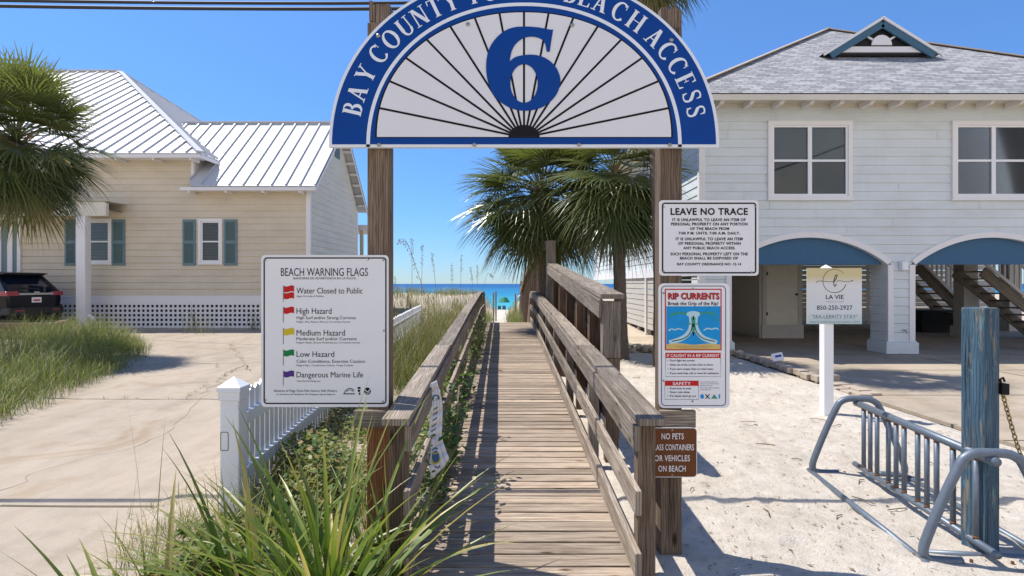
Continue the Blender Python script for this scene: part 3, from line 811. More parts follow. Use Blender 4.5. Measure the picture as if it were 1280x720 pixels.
def wave_flag(x0, x1, y0, y1, dip=2.6):
    n = 8; top = [(x0+(x1-x0)*i/n, y0+dip*math.sin(2*math.pi*i/n)) for i in range(n+1)]
    bot = [(x0+(x1-x0)*i/n, y1+dip*math.sin(2*math.pi*i/n)) for i in range(n+1)]
    return top + bot[::-1]
for y0, y1, col, pole in ((188,212,'red',252), (275,300,'red',338), (362,388,'yellow',426), (450,474,'green',512), (536,560,'purple',596)):
    m = MB(); flat(m, wave_flag(148,190,y0,y1), S4, .0056)
    if pole == 252: flat(m, wave_flag(148,190,216,240), S4, .0056)
    f = m.build('flag', M[col], bf); tag(f, ('double ' if pole == 252 else '')+col+' flag')
    m = MB(); flat(m, [(145,y0-2),(147.2,y0-2),(147.2,pole),(145,pole)], S4, .0058); m.build('flag_pole', M['grey'], f)
m = MB()
ribbon2(m, [(392,631),(400,616),(412,607),(425,607),(436,616)], 3, S4, .0056); ribbon2(m, [(404,620),(414,613),(424,613),(432,620)], 2.5, S4, .0057)
flat(m, [(394,627),(438,627),(438,631),(394,631)], S4, .0058)
flat(m, [(450,601),(462,601),(462,609),(450,609)], S4, .0056); flat(m, [(450,612),(462,612),(458,622),(450,620)], S4, .0056); flat(m, [(455,624),(461,624),(461,634),(455,634)], S4, .0056)
flat(m, [(490+14*math.cos(a), 618+15*math.sin(a)) for a in [k*math.pi/12 for k in range(24)]], S4, .0056)
m.build('emblems', M['black'], bf)
m = MB(); ribbon2(m, [(479,612),(486,618),(491,621),(497,616),(503,608)], 3.5, S4, .0062); ribbon2(m, [(480,624),(489,629),(500,622)], 2, S4, .0062)
m.build('emblem_bird', M['plate'], bf)
m = MB(); bolts(m, [(73,82),(555,82),(73,655),(553,660),(484,668),(492,80),(557,371)], S4, .006, .0065); m.build('bolts', M['bolt'], bf)

# leave no trace
DL = 3.335
S5 = sgn(800, 240, 4.8, DL)
ln = thing('rules_sign', tuple(P(885, 345, DL)), 'white board headed leave no trace with rules in black on the right post', 'sign')
plate(ln, 'plate', 115, 50, 710, 502, 20, S5, M['plate'])
border(ln, 130, 64, 696, 489, 18, 8.5, S5, M['black'])
m = MB(); T = lambda s, a, b, t, c, bold=.030, sp=1.1: put_text(m, s, a, b, t, c, S5, bold, sp, .0055)
T('LEAVE NO TRACE', 182, 645, 96, 137, .03)
for s, a, b, t, c in (('IT IS UNLAWFUL TO LEAVE AN ITEM OF',192,632,158,175), ('PERSONAL PROPERTY ON ANY PORTION',185,643,184,201), ('OF THE BEACH FROM',298,533,212,228),
    ('7:00 P.M. UNTIL 7:00 A.M. DAILY.',230,598,239,255), ('IT IS UNLAWFUL TO LEAVE AN ITEM',213,614,273,290), ('OF PERSONAL PROPERTY WITHIN',228,602,300,317),
    ('ANY PUBLIC BEACH ACCESS.',258,570,328,344), ('SUCH PERSONAL PROPERTY LEFT ON THE',182,645,363,380), ('BEACH SHALL BE DISPOSED OF',238,586,389,405), ('BAY COUNTY ORDINANCE NO: 12-14',222,605,425,440)):
    T(s, a, b, t, c)
m.build('lettering', M['black'], ln)
m = MB(); bolts(m, [(140,90),(690,88),(668,482),(140,476)], S5, .006, .0065); m.build('bolts', M['bolt'], ln)

# rip currents
S3 = sgn(820, 350, 4.36, DL)
rc = thing('warning_sign', tuple(P(866, 508, DL)), 'white rip currents sign with blue sea picture and red bars on the right post', 'sign')
plate(rc, 'plate', 14, 18, 400, 697, 30, S3, M['plate'])
border(rc, 27, 31, 380, 686, 24, 4, S3, M['dgrey'])
m = MB(); ring(m, rrect(47,48,356,383,2), rrect(53,54,350,377,1), S3, .0054); 
flat(m, [(50,396),(351,396),(351,425),(50,425)], S3, .0054); flat(m, [(47,548),(231,548),(231,576),(47,576)], S3, .0054)
put_text(m, 'RIP CURRENTS', 64, 342, 69, 103, S3, .03, 1.05, .0070); m.build('red_print', M['red'], rc)
m = MB(); put_text(m, 'RIP CURRENTS', 66.5, 344.5, 71, 105.5, S3, .032, 1.05, .0062)
put_text(m, 'Break the Grip of the Rip!', 64, 338, 117, 137, S3, .014, 1, .0056)
for s, x1, y in (("•  Don't fight the current",210,438), ('•  Swim out of the current, then to shore',308,461), ("•  If you can't escape, float or tread water",312,484), ('•  If you need help, call or wave for assistance',340,507)):
    put_text(m, s, 62, x1, y-6, y+5, S3, .012, 1, .0056)
for s, x1, y in (('•  Know how to swim',190,590), ('•  Never swim alone',182,610), ("•  If in doubt, don't go out",216,631)):
    put_text(m, s, 62, x1, y-6, y+5, S3, .012, 1, .0056)
for k, (s, x1) in enumerate((('More information about rip',332), ('currents can be found at the',342), ('following web sites',306))): put_text(m, s, 238, x1, 551+k*10, 557+k*10, S3, 0, 1, .0056)
put_text(m, 'www.ripcurrents.noaa.gov', 238, 345, 583, 589, S3, 0, 1, .0056); put_text(m, 'www.usla.org', 238, 296, 593, 599, S3, 0, 1, .0056)
for q in ([(50,425),(351,425),(351,526),(50,526)], [(47,576),(231,576),(231,650),(47,650)]): 
    ribbon2(m, [q[1],q[2],q[3],q[0]], 1.6, S3, .0055)
m.build('lettering', M['black'], rc)
m = MB(); put_text(m, 'IF CAUGHT IN A RIP CURRENT', 58, 343, 402, 419, S3, .014, 1, .0060); put_text(m, 'SAFETY', 90, 188, 554, 571, S3, .02, 1.1, .0060); m.build('bar_lettering', M['plate'], rc)
m = MB(); flat(m, [(55,143),(349,143),(349,352),(55,352)], S3, .0054)
flat(m, [(250+11*math.cos(k*.5236), 634+13*math.sin(k*.5236)) for k in range(12)], S3, .0054); flat(m, [(340,622),(348,622),(348,645),(340,645)], S3, .0054)
m.build('sea_picture', M['sea_print'], rc)
m = MB(); flat(m, [(55,352)]+spline([(55,350),(130,344),(200,352),(280,346),(349,351)],5)+[(349,377),(55,377)], S3, .0058); m.build('sand_picture', M['sand_print'], rc)
m = MB()
ribbon2(m, spline([(72,342),(140,318),(178,285),(193,240),(190,195)],6), 26, S3, .0056); ribbon2(m, spline([(330,342),(262,318),(228,285),(212,240),(215,195)],6), 26, S3, .00565)
ribbon2(m, spline([(66,276),(84,266),(100,271),(120,265),(146,272)],5), [3,8,9,8,3]+[6]*20, S3, .0058); ribbon2(m, spline([(258,274),(280,263),(300,268),(322,262),(338,268)],5), 7, S3, .0058)
flat(m, [(202+38*math.cos(k*.3142), 186+17*math.sin(k*.3142)) for k in range(20)], S3, .0057)
m.build('foam_picture', M['foam_print'], rc)
m = MB(); ribbon2(m, spline([(76,196),(92,186),(125,180),(165,182)],5), [16,15,13,11]+[12]*20, S3, .006); ribbon2(m, spline([(238,182),(280,178),(318,190),(338,228)],5), [10]*6+[12]*4+[7]*10, S3, .006)
ribbon2(m, [(164,239),(190,239)], 6, S3, .0061); ribbon2(m, [(212,239),(240,239)], 6, S3, .0061); flat(m, [(298,646),(316,622),(334,646)], S3, .0056); flat(m, [(190,205),(214,205),(208,290),(196,290)], S3, .00605)
m.build('green_picture', M['green_print'], rc)
m = MB(); ribbon2(m, spline([(84,334),(150,318),(186,285),(196,240)],6), 4.5, S3, .0064); ribbon2(m, spline([(318,334),(256,318),(220,285),(208,240)],6), 4.5, S3, .0064)
for y in (205, 245, 292): flat(m, [(202,y-12),(209,y),(205,y),(205,y+12),(199,y+12),(199,y),(195,y)], S3, .0065)
ribbon2(m, [(268,622),(290,646)], 5, S3, .0057); ribbon2(m, [(290,622),(268,646)], 5, S3, .0058)
put_text(m, 'Rip currents are powerful currents of water moving away from shore.', 108, 300, 357, 362, S3, 0, 1, .0061); put_text(m, 'They can sweep even the strongest swimmer out to sea.', 124, 284, 367, 372, S3, 0, 1, .0061)
m.build('picture_lines', M['black'], rc)
m = MB(); bolts(m, [(200,48),(198,660),(40,72),(40,548)], S3, .006, .0065); m.build('bolts', M['bolt'], rc)

# no pets
S6 = sgn(730, 480, 3.0, DL)
npt = thing('rules_sign', tuple(P(840, 596, DL)), 'small brown metal sign reading no pets, glass containers or vehicles on beach', 'sign')
plate(npt, 'plate', 240, 163, 423, 349, 14, S6, M['plate'])
plate(npt, 'brown_face', 242.5, 165.5, 420.5, 346.5, 12, S6, M['brown'], th=.0008, lift=.0042)
m = MB(); T = lambda s, a, b, t, c: put_text(m, s, a, b, t, c, S6, .012, 1.06, .0058)
T('NO PETS', 290, 373, 183, 206); T('GLASS CONTAINERS', 249, 411, 224, 247); T('OR VEHICLES', 264, 396, 265, 288); T('ON BEACH', 278, 380, 304, 327)
m.build('lettering', M['plate'], npt)
m = MB(); bolts(m, [(330,173),(330,340)], S6, .006, .0055); m.build('bolts', M['bolt'], npt)

# rental sign on white post
DR = 6.93
S7 = sgn(1000, 325, 8, DR)
xr = P(1037, 400, DR).x
rs = thing('rental_sign', (xr, DR+.08, 0), 'square rental sign with a circled letter and phone number on a white post', 'sign')
m = MB(); m.box(xr-.058, xr+.058, DR+.012, DR+.128, -.05, 1.80); m.build('post', M['vinyl'], rs, bevel=.006)
m = MB(); c = (xr, DR+.082)
m.box(c[0]-.068, c[0]+.068, c[1]-.068, c[1]+.062, 1.80, 1.83)
ap = Vector((c[0], c[1], 1.885)); q = [Vector((c[0]+a*.066, c[1]+b*.062, 1.83)) for a, b in ((-1,-1),(1,-1),(1,1),(-1,1))]
for i in range(4): m.face([q[i], q[(i+1)%4], ap])
m.build('post_cap', M['vinyl'], rs)
plate(rs, 'board', 65, 80, 615, 640, 3, S7, M['grad'], th=.008)
m = MB(); L = lambda pts, w, lf=.0092: ribbon2(m, pts, w, S7, lf)
L([(342+117*math.cos(R(a)), 210-117*math.sin(R(a))) for a in range(40, 345, 8)], [3+4*(k/40) for k in range(39)])
L(spline([(160,222),(185,210),(230,212),(290,218),(335,214)],5), [9,8,7,5]+[4.5]*30, .0095); L(spline([(352,222),(385,206),(430,214),(480,216),(525,206)],5), [4]*18+[7]*4, .0095)
L(spline([(330,222),(352,195),(366,160),(360,148),(345,170),(334,215),(336,252),(346,262),(360,240)],5), 7.5, .0098)
put_text(m, 'LA VIE', 255, 432, 347, 390, S7, .012, 1, .0092); put_text(m, '850-250-2927', 165, 520, 452, 497, S7, .006, 1, .0092)
m.build('lettering', M['black'], rs)
m = MB(); put_text(m, 'VACATIONS', 258, 432, 409, 424, S7, 0, 1.6, .0092); put_text(m, '"SEA-LEBRITY STAY"', 112, 570, 546, 584, S7, -.004, 1, .0092); put_text(m, 'WWW.LAVIEVACATIONS.COM', 98, 588, 612, 627, S7, 0, 1.6, .0092)
m.build('small_lettering', M['grey'], rs)

# cloth banner on the left rail
bn = thing('banner', (-.52, 4.0, .4), 'narrow white banner flaring at its foot, tied to the left handrail', 'banner')
SB = sgn(500, 460, 4.5, 3.95)
def b3(x, y, lift):
    p = SB(x, y, lift); f = (y-70)/540
    p.y += .05*math.sin(f*5) + (x-205)/4.5/FPX*3.95*.55; p.x += .012*math.sin(f*7); return p
m = MB(); rows = [(70,163,206),(120,161,212),(180,160,219),(250,162,227),(320,166,233),(380,168,238),(420,170,250),(470,173,268),(525,175,285)]
for (ya, la, ra), (yb, lb, rb) in zip(rows[:-1], rows[1:]):
    for k in range(4):
        f0, f1 = k/4, (k+1)/4; X = lambda l, r, f: l+(r-l)*f
        sk = lambda f, y: y + (1-f)*(20 if y < 100 else 20+65*max(0,(y-380)/145))
        m.face([b3(X(la,ra,f0), sk(f0,ya), 0), b3(X(lb,rb,f0), sk(f0,yb), 0), b3(X(lb,rb,f1), sk(f1,yb), 0), b3(X(la,ra,f1), sk(f1,ya), 0)])
o = m.build('cloth', M['plate'], bn, smooth=True); sm = o.modifiers.new('solid', 'SOLIDIFY'); sm.thickness = .002
m = MB(); ribbon2(m, spline([(172,185),(180,160),(196,158),(206,172),(198,182)],4), 8, b3, .004); ribbon2(m, [(195,455),(210,445),(222,452)], 8, b3, .004)
flat(m, [(212+20*math.cos(k*.5236), 492+32*math.sin(k*.5236)) for k in range(12)], b3, .004); ribbon2(m, [(205,540),(220,552),(230,540)], 8, b3, .004)
m.build('blue_emblem', M['awning'], bn)
m = MB(); ribbon2(m, spline([(190,505),(205,525),(225,520),(236,500)],4), 7, b3, .006); ribbon2(m, [(200,475),(226,470)], 6, b3, .006); m.build('yellow_emblem', M['yellow'], bn)
m = MB()
for y in (232, 262, 292, 325, 350, 385): ribbon2(m, [(178+(y-232)*.03, y+8), (200+(y-232)*.03, y-6)], 7, b3, .004)
m.build('print_lines', M['grey'], bn)

# ------------------------------------------------------------------ houses
def siding(mb, o, ux, n, z0, z1, spans, exp, cuts=(), lap=.022, step=None, gap=.024):
    """lapped boards on a wall: point = o + ux*u + z; spans(z) gives the open intervals along u"""
    o, ux, n = Vector(o), Vector(ux), Vector(n)
    z = z0; cuts = sorted(cuts)
    while z < z1-1e-4:
        zt = min(z+exp, z1); zs = [z, z+gap] + [c for c in cuts if z+gap+1e-3 < c < zt-1e-3] + [zt]
        if step:
            z2 = []
            for a, b in zip(zs[:-1], zs[1:]):
                k = max(1, int((b-a)/step+.5)); z2 += [a+(b-a)*i/k for i in range(k)]
            zs = z2+[zt]
        lo_, hi_ = spans(z+1e-4)[0][0], spans(z+1e-4)[-1][1]; jn = []; j = lo_+U(.6, 4.6)
        while j < hi_-.4: jn.append((j-.0035, j+.0035)); j += 4.88 if rnd() < .8 else U(1.8, 4)
        cs = [(rnd(), rnd(), .5, 1) for _ in range(len(jn)+1)]
        cut = lambda S: [q for p, r in S for q in minus(p, r, jn)]
        for a, b in zip(zs[:-1], zs[1:]):
            A, B = spans(a+1e-4), spans(b-1e-4)
            if len(A) == len(B):
                A2, B2 = cut(A), cut(B)
                if len(A2) == len(B2):
                    for (a0, a1), (b0, b1) in zip(A, B):      # sheathing behind the butt joints
                        k = o-n*.012; mb.face([k+ux*a0+Vector((0,0,a)), k+ux*a1+Vector((0,0,a)), k+ux*b1+Vector((0,0,b)), k+ux*b0+Vector((0,0,b))], None, cs[0])
                    A, B = A2, B2
            if len(A) != len(B): A = B = (A if len(A) > len(B) else B)
            fa, fb = lap*(1-(a-z)/exp), lap*(1-(b-z)/exp)
            if a == z: fa = -.004
            for (a0, a1), (b0, b1) in zip(A, B):
                if a1-a0 < 1e-3 and b1-b0 < 1e-3: continue
                cc = cs[sum(1 for q in jn if q[0] < (a0+a1)/2)]
                up = Vector((0,0,1))
                q = [o+ux*a0+n*fa+up*a, o+ux*a1+n*fa+up*a, o+ux*b1+n*fb+up*b, o+ux*b0+n*fb+up*b]
                mb.face(q, [(a0,a),(a1,a),(b1,b),(b0,b)], cc)
        z = zt
def minus(lo, hi, holes):
    """interval lo..hi minus holes"""
    out = []; x = lo
    for a, b in sorted(holes):
        if b <= lo or a >= hi: continue
        if a > x: out.append((x, a))
        x = max(x, b)
    if x < hi: out.append((x, hi))
    return out

def window(house, x0, x1, z0, z1, y, sashes, kind, trim=.09):
    """window facing the street; sashes = number side by side"""
    m = MB(); t = trim
    m.box(x0-t, x1+t, y-.05, y+.02, z1, z1+t); m.box(x0-t, x1+t, y-.05, y+.02, z0-t, z0)
    m.box(x0-t, x0, y-.048, y+.02, z0, z1); m.box(x1, x1+t, y-.048, y+.02, z0, z1)
    m.box(x0-t-.02, x1+t+.02, y-.065, y-.052, z0-t-.01, z0-t+.03)
    fr = m.build('window', M['trimw'], house)
    m = MB(); w = (x1-x0)/sashes; zm = (z0+z1)/2
    for k in range(sashes):
        a, b = x0+k*w, x0+(k+1)*w
        for q in ((a+.001,a+.045,z0+.045,z1-.045),(b-.045,b-.001,z0+.045,z1-.045),(a+.001,b-.001,z1-.045,z1-.001),(a+.001,b-.001,z0+.001,z0+.045)):
            m.box(q[0], q[1], y-.02, y+.03, q[2], q[3])
        m.box(a+.046, b-.046, y-.014, y+.026, zm-.025, zm+.025)
    m.build('sash', M['vinyl'], fr)
    m = MB(); m.box(x0, x1, y+.012, y+.016, z0, z1); m.build('pane', M['glass'], fr)
    if kind == 'blind':
        m = MB(); n = int((z1-z0)/.055)
        for i in range(n):
            zz = z0+.03+i*.055; m.obox(((x0+x1)/2, y+.07, zz), Vector(((x1-x0)/2-.01,0,0)), Vector((0,.018,.012)), Vector((0,0,.002)))
        m.build('blind', M['blind'], fr)
        m = MB(); m.box(x0-.05, x1+.05, y+.13, y+.15, z0-.05, z1+.05); m.build('room', M['dark'], fr)
    else:
        m = MB(); m.box(x0-.05, x1+.05, y+.06, y+.075, zm, z1+.05); m.build('shade', M['shade'] if kind == 'shade' else M['room'], fr)
        m = MB(); m.box(x0-.05, x1+.05, y+.063, y+.079, z0-.05, zm-.002); m.build('screen', M['screen'], fr)

# ---- tan house on the left
YL = 20.5
hx = lambda px, d=YL: (px-640)/FPX*d
hz = lambda py, d=YL: EYE-(py-HOR)/FPX*d
lh = thing('beach_house', (hx(240), YL, 0), 'tan raised beach house with white metal roofs, blue shutters and lattice skirting', 'house')
XB, XR = hx(242), hx(387)
zf = hz(380); zea, zeb = hz(192), hz(236)
W1 = (hx(252), hx(275), hz(327), hz(277)); W2 = (hx(108), hx(137), hz(327), hz(277))
hol = [W1, W2]
def spl(z): return minus(-24, XR if z < zeb else XB, [(w[0]-.04, w[1]+.04) for w in hol if w[2]-.04 < z < w[3]+.04])
m = MB(); siding(m, (0, YL, 0), (1,0,0), (0,-1,0), hz(370), zea, spl, .235, [zeb]+[w[2]-.04 for w in hol]+[w[3]+.04 for w in hol])
m.build('front_wall', M['tan'], lh)
# the gabled end wall (faces the walkway)
YG0, YG1 = YL, YL+6.3; ym = (YG0+YG1)/2; zr = hz(155, ym)
m = MB()
def spg(z):
    if z < zeb: return [(0, YG1-YG0)]
    f = (z-zeb)/(zr-zeb)*(ym-YG0); return [(f, YG1-YG0-f)]
siding(m, (XR, YG0, 0), (0,1,0), (1,0,0), zf, zr, spg, .235, [zeb])
m.build('gable_wall', M['cream'], lh)
m = MB()
m.box(XR-.12, XR+.03, YL-.03, YL+.11, zf, zeb-.02); m.box(XB-.08, XB+.02, YL-.025, YL+.1, zeb+.05, zea)
m.box(-24, XR+.02, YL-.035, YL-.002, zf, hz(370)); m.box(-24, XR+.02, YL-.05, YL-.037, hz(372), hz(370)+.02)
m.box(XR-.1, XR+.035, YG1-.12, YG1+.02, zf, zeb)
m.build('corner_trim', M['trimw'], lh)
m = MB(); siding(m, (XB, YL, 0), (0,1,0), (1,0,0), zeb-.5, zea, lambda z: [(.1, 8)], .235); m.build('side_wall', M['cream'], lh)
m = MB()
x = -16.2
while x < XR: m.box(x, x+.075, YL-.018, YL-.006, .0, zf, grain=2); x += .165
z = .06
while z < zf: m.box(-16.2, XR, YL-.030, YL-.0185, z, z+.075); z += .165
y = YL
while y < YG1: m.box(XR-.02, XR-.008, y, y+.075, 0, zf); y += .165
z = .06
while z < zf: m.box(XR-.007, XR+.005, YL, YG1, z, z+.075); z += .165
m.build('lattice_skirt', M['trimw'], lh)
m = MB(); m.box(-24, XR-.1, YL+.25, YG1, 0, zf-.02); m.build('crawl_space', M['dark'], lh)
for w in hol:
    window(lh, *w, YL-.01, 1, 'blind', .10)
sw = hx(17, YL)-hx(0, YL)
for a, b in ((hx(229),hx(245)), (hx(280.5),hx(297)), (hx(140.5),hx(157)), (hx(82),hx(97))):
    m = MB(); y0, y1 = YL-.05, YL-.018; za, zb = hz(332), hz(274.5); zm = hz(303)
    for q in ((a,a+.07,za,zb),(b-.07,b,za,zb)): m.box(q[0], q[1], y0, y1, q[2], q[3])
    for q in ((za,za+.09),(zm-.05,zm+.05),(zb-.09,zb)): m.box(a+.071, b-.071, y0, y1, *q)
    k = za+.10
    while k < zb-.1:
        if not zm-.08 < k < zm+.05: m.obox(((a+b)/2, YL-.034, k+.014), Vector(((b-a)/2-.071,0,0)), Vector((0,.010,-.012)), Vector((0,.001,.0015)))
        k += .034
    m.box(a+.071, b-.071, YL-.0195, YL-.018, za, zb)
    m.build('shutter', M['shutter'], lh)
# roofs
def slab(mb, pts, th=.06):
    pts = [Vector(p) for p in pts]; n = (pts[1]-pts[0]).cross(pts[2]-pts[0]).normalized()
    if n.z < 0: pts.reverse(); n = -n
    b = [p-n*th for p in pts]; mb.face(pts, [(p.x, p.y+p.z) for p in pts]); mb.face(b[::-1])
    for i in range(len(pts)):
        j = (i+1) % len(pts); mb.face([pts[i], b[i], b[j], pts[j]])
    return n
def seams(mb, fr, to, n, w=.05, h=.065):
    for a, b in zip(fr, to): mb.beam(Vector(a)+n*h/2, Vector(b)+n*h/2, w, h, None, n)
EX, EYA, run = hx(250, 19.9), 19.9, 9.0
zE = hz(191, EYA); zRg = hz(90, EYA+run); sl = (zRg-zE)/run
m = MB()
F = [(-40, EYA, zE), (EX, EYA, zE), (EX-run, EYA+run, zRg), (-40, EYA+run, zRg)]
S = [(EX, EYA, zE), (EX, EYA+2*run, zE), (EX-run, EYA+run, zRg)]
Bk = [(-40, EYA+2*run, zE), (EX, EYA+2*run, zE), (EX-run, EYA+run, zRg), (-40, EYA+run, zRg)]
nF = slab(m, F); nS = slab(m, S); slab(m, Bk)
fr, to = [], []; x = EX-.5
while x > -36:
    l = min(run, EX-x); fr.append((x, EYA+.02, zE+.02*sl)); to.append((x, EYA+l-.03, zE+(l-.03)*sl)); x -= .5
seams(m, fr, to, nF)
fr, to = [], []; y = EYA+.5
while y < EYA+2*run-.3:
    l = min(y-EYA, EYA+2*run-y); fr.append((EX-.02, y, zE+.02*sl)); to.append((EX-l+.03, y, zE+(l-.03)*sl)); y += .5
seams(m, fr, to, nS)
m.beam((EX, EYA, zE+.05), (EX-run, EYA+run, zRg+.05), .22, .05); m.beam((EX-run, EYA+run, zRg+.06), (-40, EYA+run, zRg+.06), .22, .06)
m.beam((EX, EYA+2*run, zE+.05), (EX-run, EYA+run, zRg+.05), .22, .05)
m.build('hip_roof', M['metal_roof'], lh)
m = MB(); m.box(-40, EX, EYA-.02, EYA+.02, zE-.17, zE-.055); m.box(EX-.02, EX+.02, EYA+.021, EYA+2*run, zE-.17, zE-.055)
m.box(-40, EX-.06, EYA+.021, YL, zE-.14, zE-.11)
x = EX-.4
while x > -24: m.box(x, x+.06, EYA-.03+.06, YL, zE-.24, zE-.145); x -= 1.3
m.build('hip_fascia', M['trimw'], lh)
m = MB(); EB0 = 20.0; XO = hx(394, EB0); zB = hz(232, EB0); EB1 = YG1+.55; yr = (EB0+EB1)/2; zBr = hz(154.5, yr); slb = (zBr-zB)/(yr-EB0)
XLb = hx(238, 20)
n1 = slab(m, [(XLb, EB0, zB), (XO, EB0, zB), (XO, yr, zBr), (-13.7, yr, zBr)]); slab(m, [(XLb, EB1, zB), (XO, EB1, zB), (XO, yr, zBr), (-13.7, yr, zBr)])
fr, to = [], []; x = XO-.55
while x > -13.6:
    f = max(0, (XLb-x)/(XLb+13.7))*(yr-EB0); fr.append((x, EB0+.02+f, zB+(.02+f)*slb)); to.append((x, yr-.05, zBr-.05*slb)); x -= .5
seams(m, fr, to, n1)
m.beam((-13.7, yr, zBr+.05), (XO, yr, zBr+.05), .22, .06)
m.beam((XO-.03, EB0, zB+.03), (XO-.03, yr, zBr+.03), .07, .06)
m.build('gable_roof', M['metal_roof'], lh)
m = MB(); m.box(XB-.2, XO, EB0-.02, EB0+.02, zB-.17, zB-.055); m.box(XB, XO-.06, EB0+.021, YL, zB-.14, zB-.11)
m.beam((XO-.015, EB0, zB-.10), (XO-.015, yr, zBr-.10), .03, .2); m.beam((XO-.015, EB1, zB-.10), (XO-.015, yr, zBr-.10), .03, .2)
for s in (0, 1):
    for k in range(1, 8):
        f = k/8; y = (EB1 if s else EB0)+((yr-EB1) if s else (yr-EB0))*f; z = zB+(zBr-zB)*f
        m.box(XR+.02, XO-.035, y-.05, y+.05, z-.22, z-.13)
x = XO-.6
while x > XB: m.box(x, x+.06, EB0+.03, YL, zB-.24, zB-.145); x -= 1.3
m.build('gable_fascia', M['trimw'], lh)
m = MB(); zv = zB+(zBr-zB)*.55
m.box(XR+.018, XR+.05, yr-.28, yr+.28, zv, zv+.9)
for k in range(9): m.obox((XR+.055, yr, zv+.08+k*.09), Vector((0,.24,0)), Vector((.015,0,-.02)), Vector((.002,0,.002)))
m.build('gable_vent', M['shutter'], lh)
# carport roof beam and its post, the doorway behind
m = MB(); yb = 19.55
xb1 = hx(134, yb); m.box(-24, xb1, yb-.06, yb+.08, hz(270, yb), hz(254, yb)); m.box(-24, xb1-.05, yb-.05, yb+.07, hz(254,yb)+.002, hz(254,yb)+.05)
m.face([(-24, yb-.1, hz(254,yb)+.06), (xb1+.05, yb-.1, hz(254,yb)+.06), (xb1+.05, YL, hz(254,yb)+.08), (-24, YL, hz(254,yb)+.08)])
m.face([(-24, YL, hz(262,yb)), (xb1-.1, YL, hz(262,yb)), (xb1-.1, yb+.08, hz(262,yb)), (-24, yb+.08, hz(262,yb))])
m.box(-15.7, xb1-.2, 15.0, 15.15, hz(246, 15), hz(236, 15)) if False else None
m.build('carport_roof', M['cream'], lh)
m = MB(); xp = hx(104, yb); m.box(xp-.16, xp+.16, yb-.13, yb+.15, 0, hz(270, yb)-.002); m.build('carport_post', M['trimw'], lh, bevel=.01)
m = MB(); m.tube([(xp+.17, yb, .55), (xp+.28, yb, .5), (xp+.42, yb-.05, .38)], .07, 10); m.build('downspout_elbow', M['trimw'], lh)
m = MB(); da, db = hx(3), hx(27)
m.box(da-.1, da, YL-.06, YL, zf, hz(272)); m.box(db-.12, db, YL-.06, YL, zf, hz(272)); m.box(da+.001, db-.121, YL-.058, YL, hz(276), hz(272)); m.box(da+.22, da+.40, YL-.055, YL-.005, zf, hz(276))
dr = m.build('doorway', M['trimw'], lh)
m = MB(); m.box(da+.001, db-.121, YL-.03, YL-.02, zf, hz(277)); m.build('door', M['shutter'], dr)
# far porch on the sea side
m = MB(); y0 = YG1+.6; a = 27.4
m.box(XR-3, hx(462, a), a, a+2.2, hz(288, a), hz(281, a)); m.build('sea_porch_roof', M['trimw'], lh)
m = MB(); m.box(hx(449, a), hx(453, a), a+.1, a+.25, 0, hz(288,a)); m.box(hx(456, a), hx(459, a), a+1.8, a+1.95, 0, hz(288,a)); m.build('sea_porch_post', M['tan'], lh)

# ---- pale house on the right
YH = 13.26
rx = lambda px, d=YH: (px-640)/FPX*d
rz = lambda py, d=YH: EYE-(py-HOR)/FPX*d
rh = thing('beach_house', (rx(1100), YH, 0), 'pale blue-grey house on arched columns with grey shingle roof', 'house')
XL0 = rx(875); XEND = 16.1
arches = [(rx(914), rx(1109)), (rx(1143), rx(1338)), (rx(1372), rx(1567))]
zs, zt = rz(331), rz(297)              # springing and crown of the openings
eaveY = 12.66; zE2 = rz(118, eaveY); zW = rz(126)
wins = [(rx(964.5), rx(1059), rz(245), rz(157)), (rx(1194), rx(1288), rz(245), rz(157)), (rx(1440), rx(1530), rz(245), rz(157))]
def archx(a, b, z):
    if z >= zt+.06: return None
    if z <= zs-.02: return (a-.05, b+.05)
    c, h = (a+b)/2, (b-a)/2
    rad = (h*h+(zt-zs)**2)/(2*(zt-zs)); q = rad-(zt-z)
    k = math.sqrt(max(0, (rad+.06)**2-q*q)); return (c-k, c+k)
def spr(z):
    ho = [(w[0]-.05, w[1]+.05) for w in wins if w[2]-.05 < z < w[3]+.05]
    for a, b in arches:
        q = archx(a, b, z)
        if q: ho.append(q)
    return minus(XL0, XEND, ho)
m = MB(); siding(m, (0, YH, 0), (1,0,0), (0,-1,0), .3, zW, spr, .205, [zs-.02]+[w[2]-.05 for w in wins]+[w[3]+.05 for w in wins], step=.05, lap=.018, gap=.015)
m.build('front_wall', M['pale'], rh)
m = MB(); siding(m, (XL0, YH, 0), (0,1,0), (-1,0,0), zs, zW, lambda z: [(0, 17)], .205, lap=.018, gap=.015); m.build('side_wall', M['pale'], rh)
m = MB()
m.box(XL0-.03, XL0+.11, YH-.03, YH+.1, .3, zW-.01)
for y in (18.5, 24, 30): m.box(XL0-.035, XL0+.02, y, y+.14, 0, zW)
m.box(XL0-.03, XL0+.03, YH+.11, 30, zs-.25, zs+.02)
m.build('corner_trim', M['trimw'], rh)
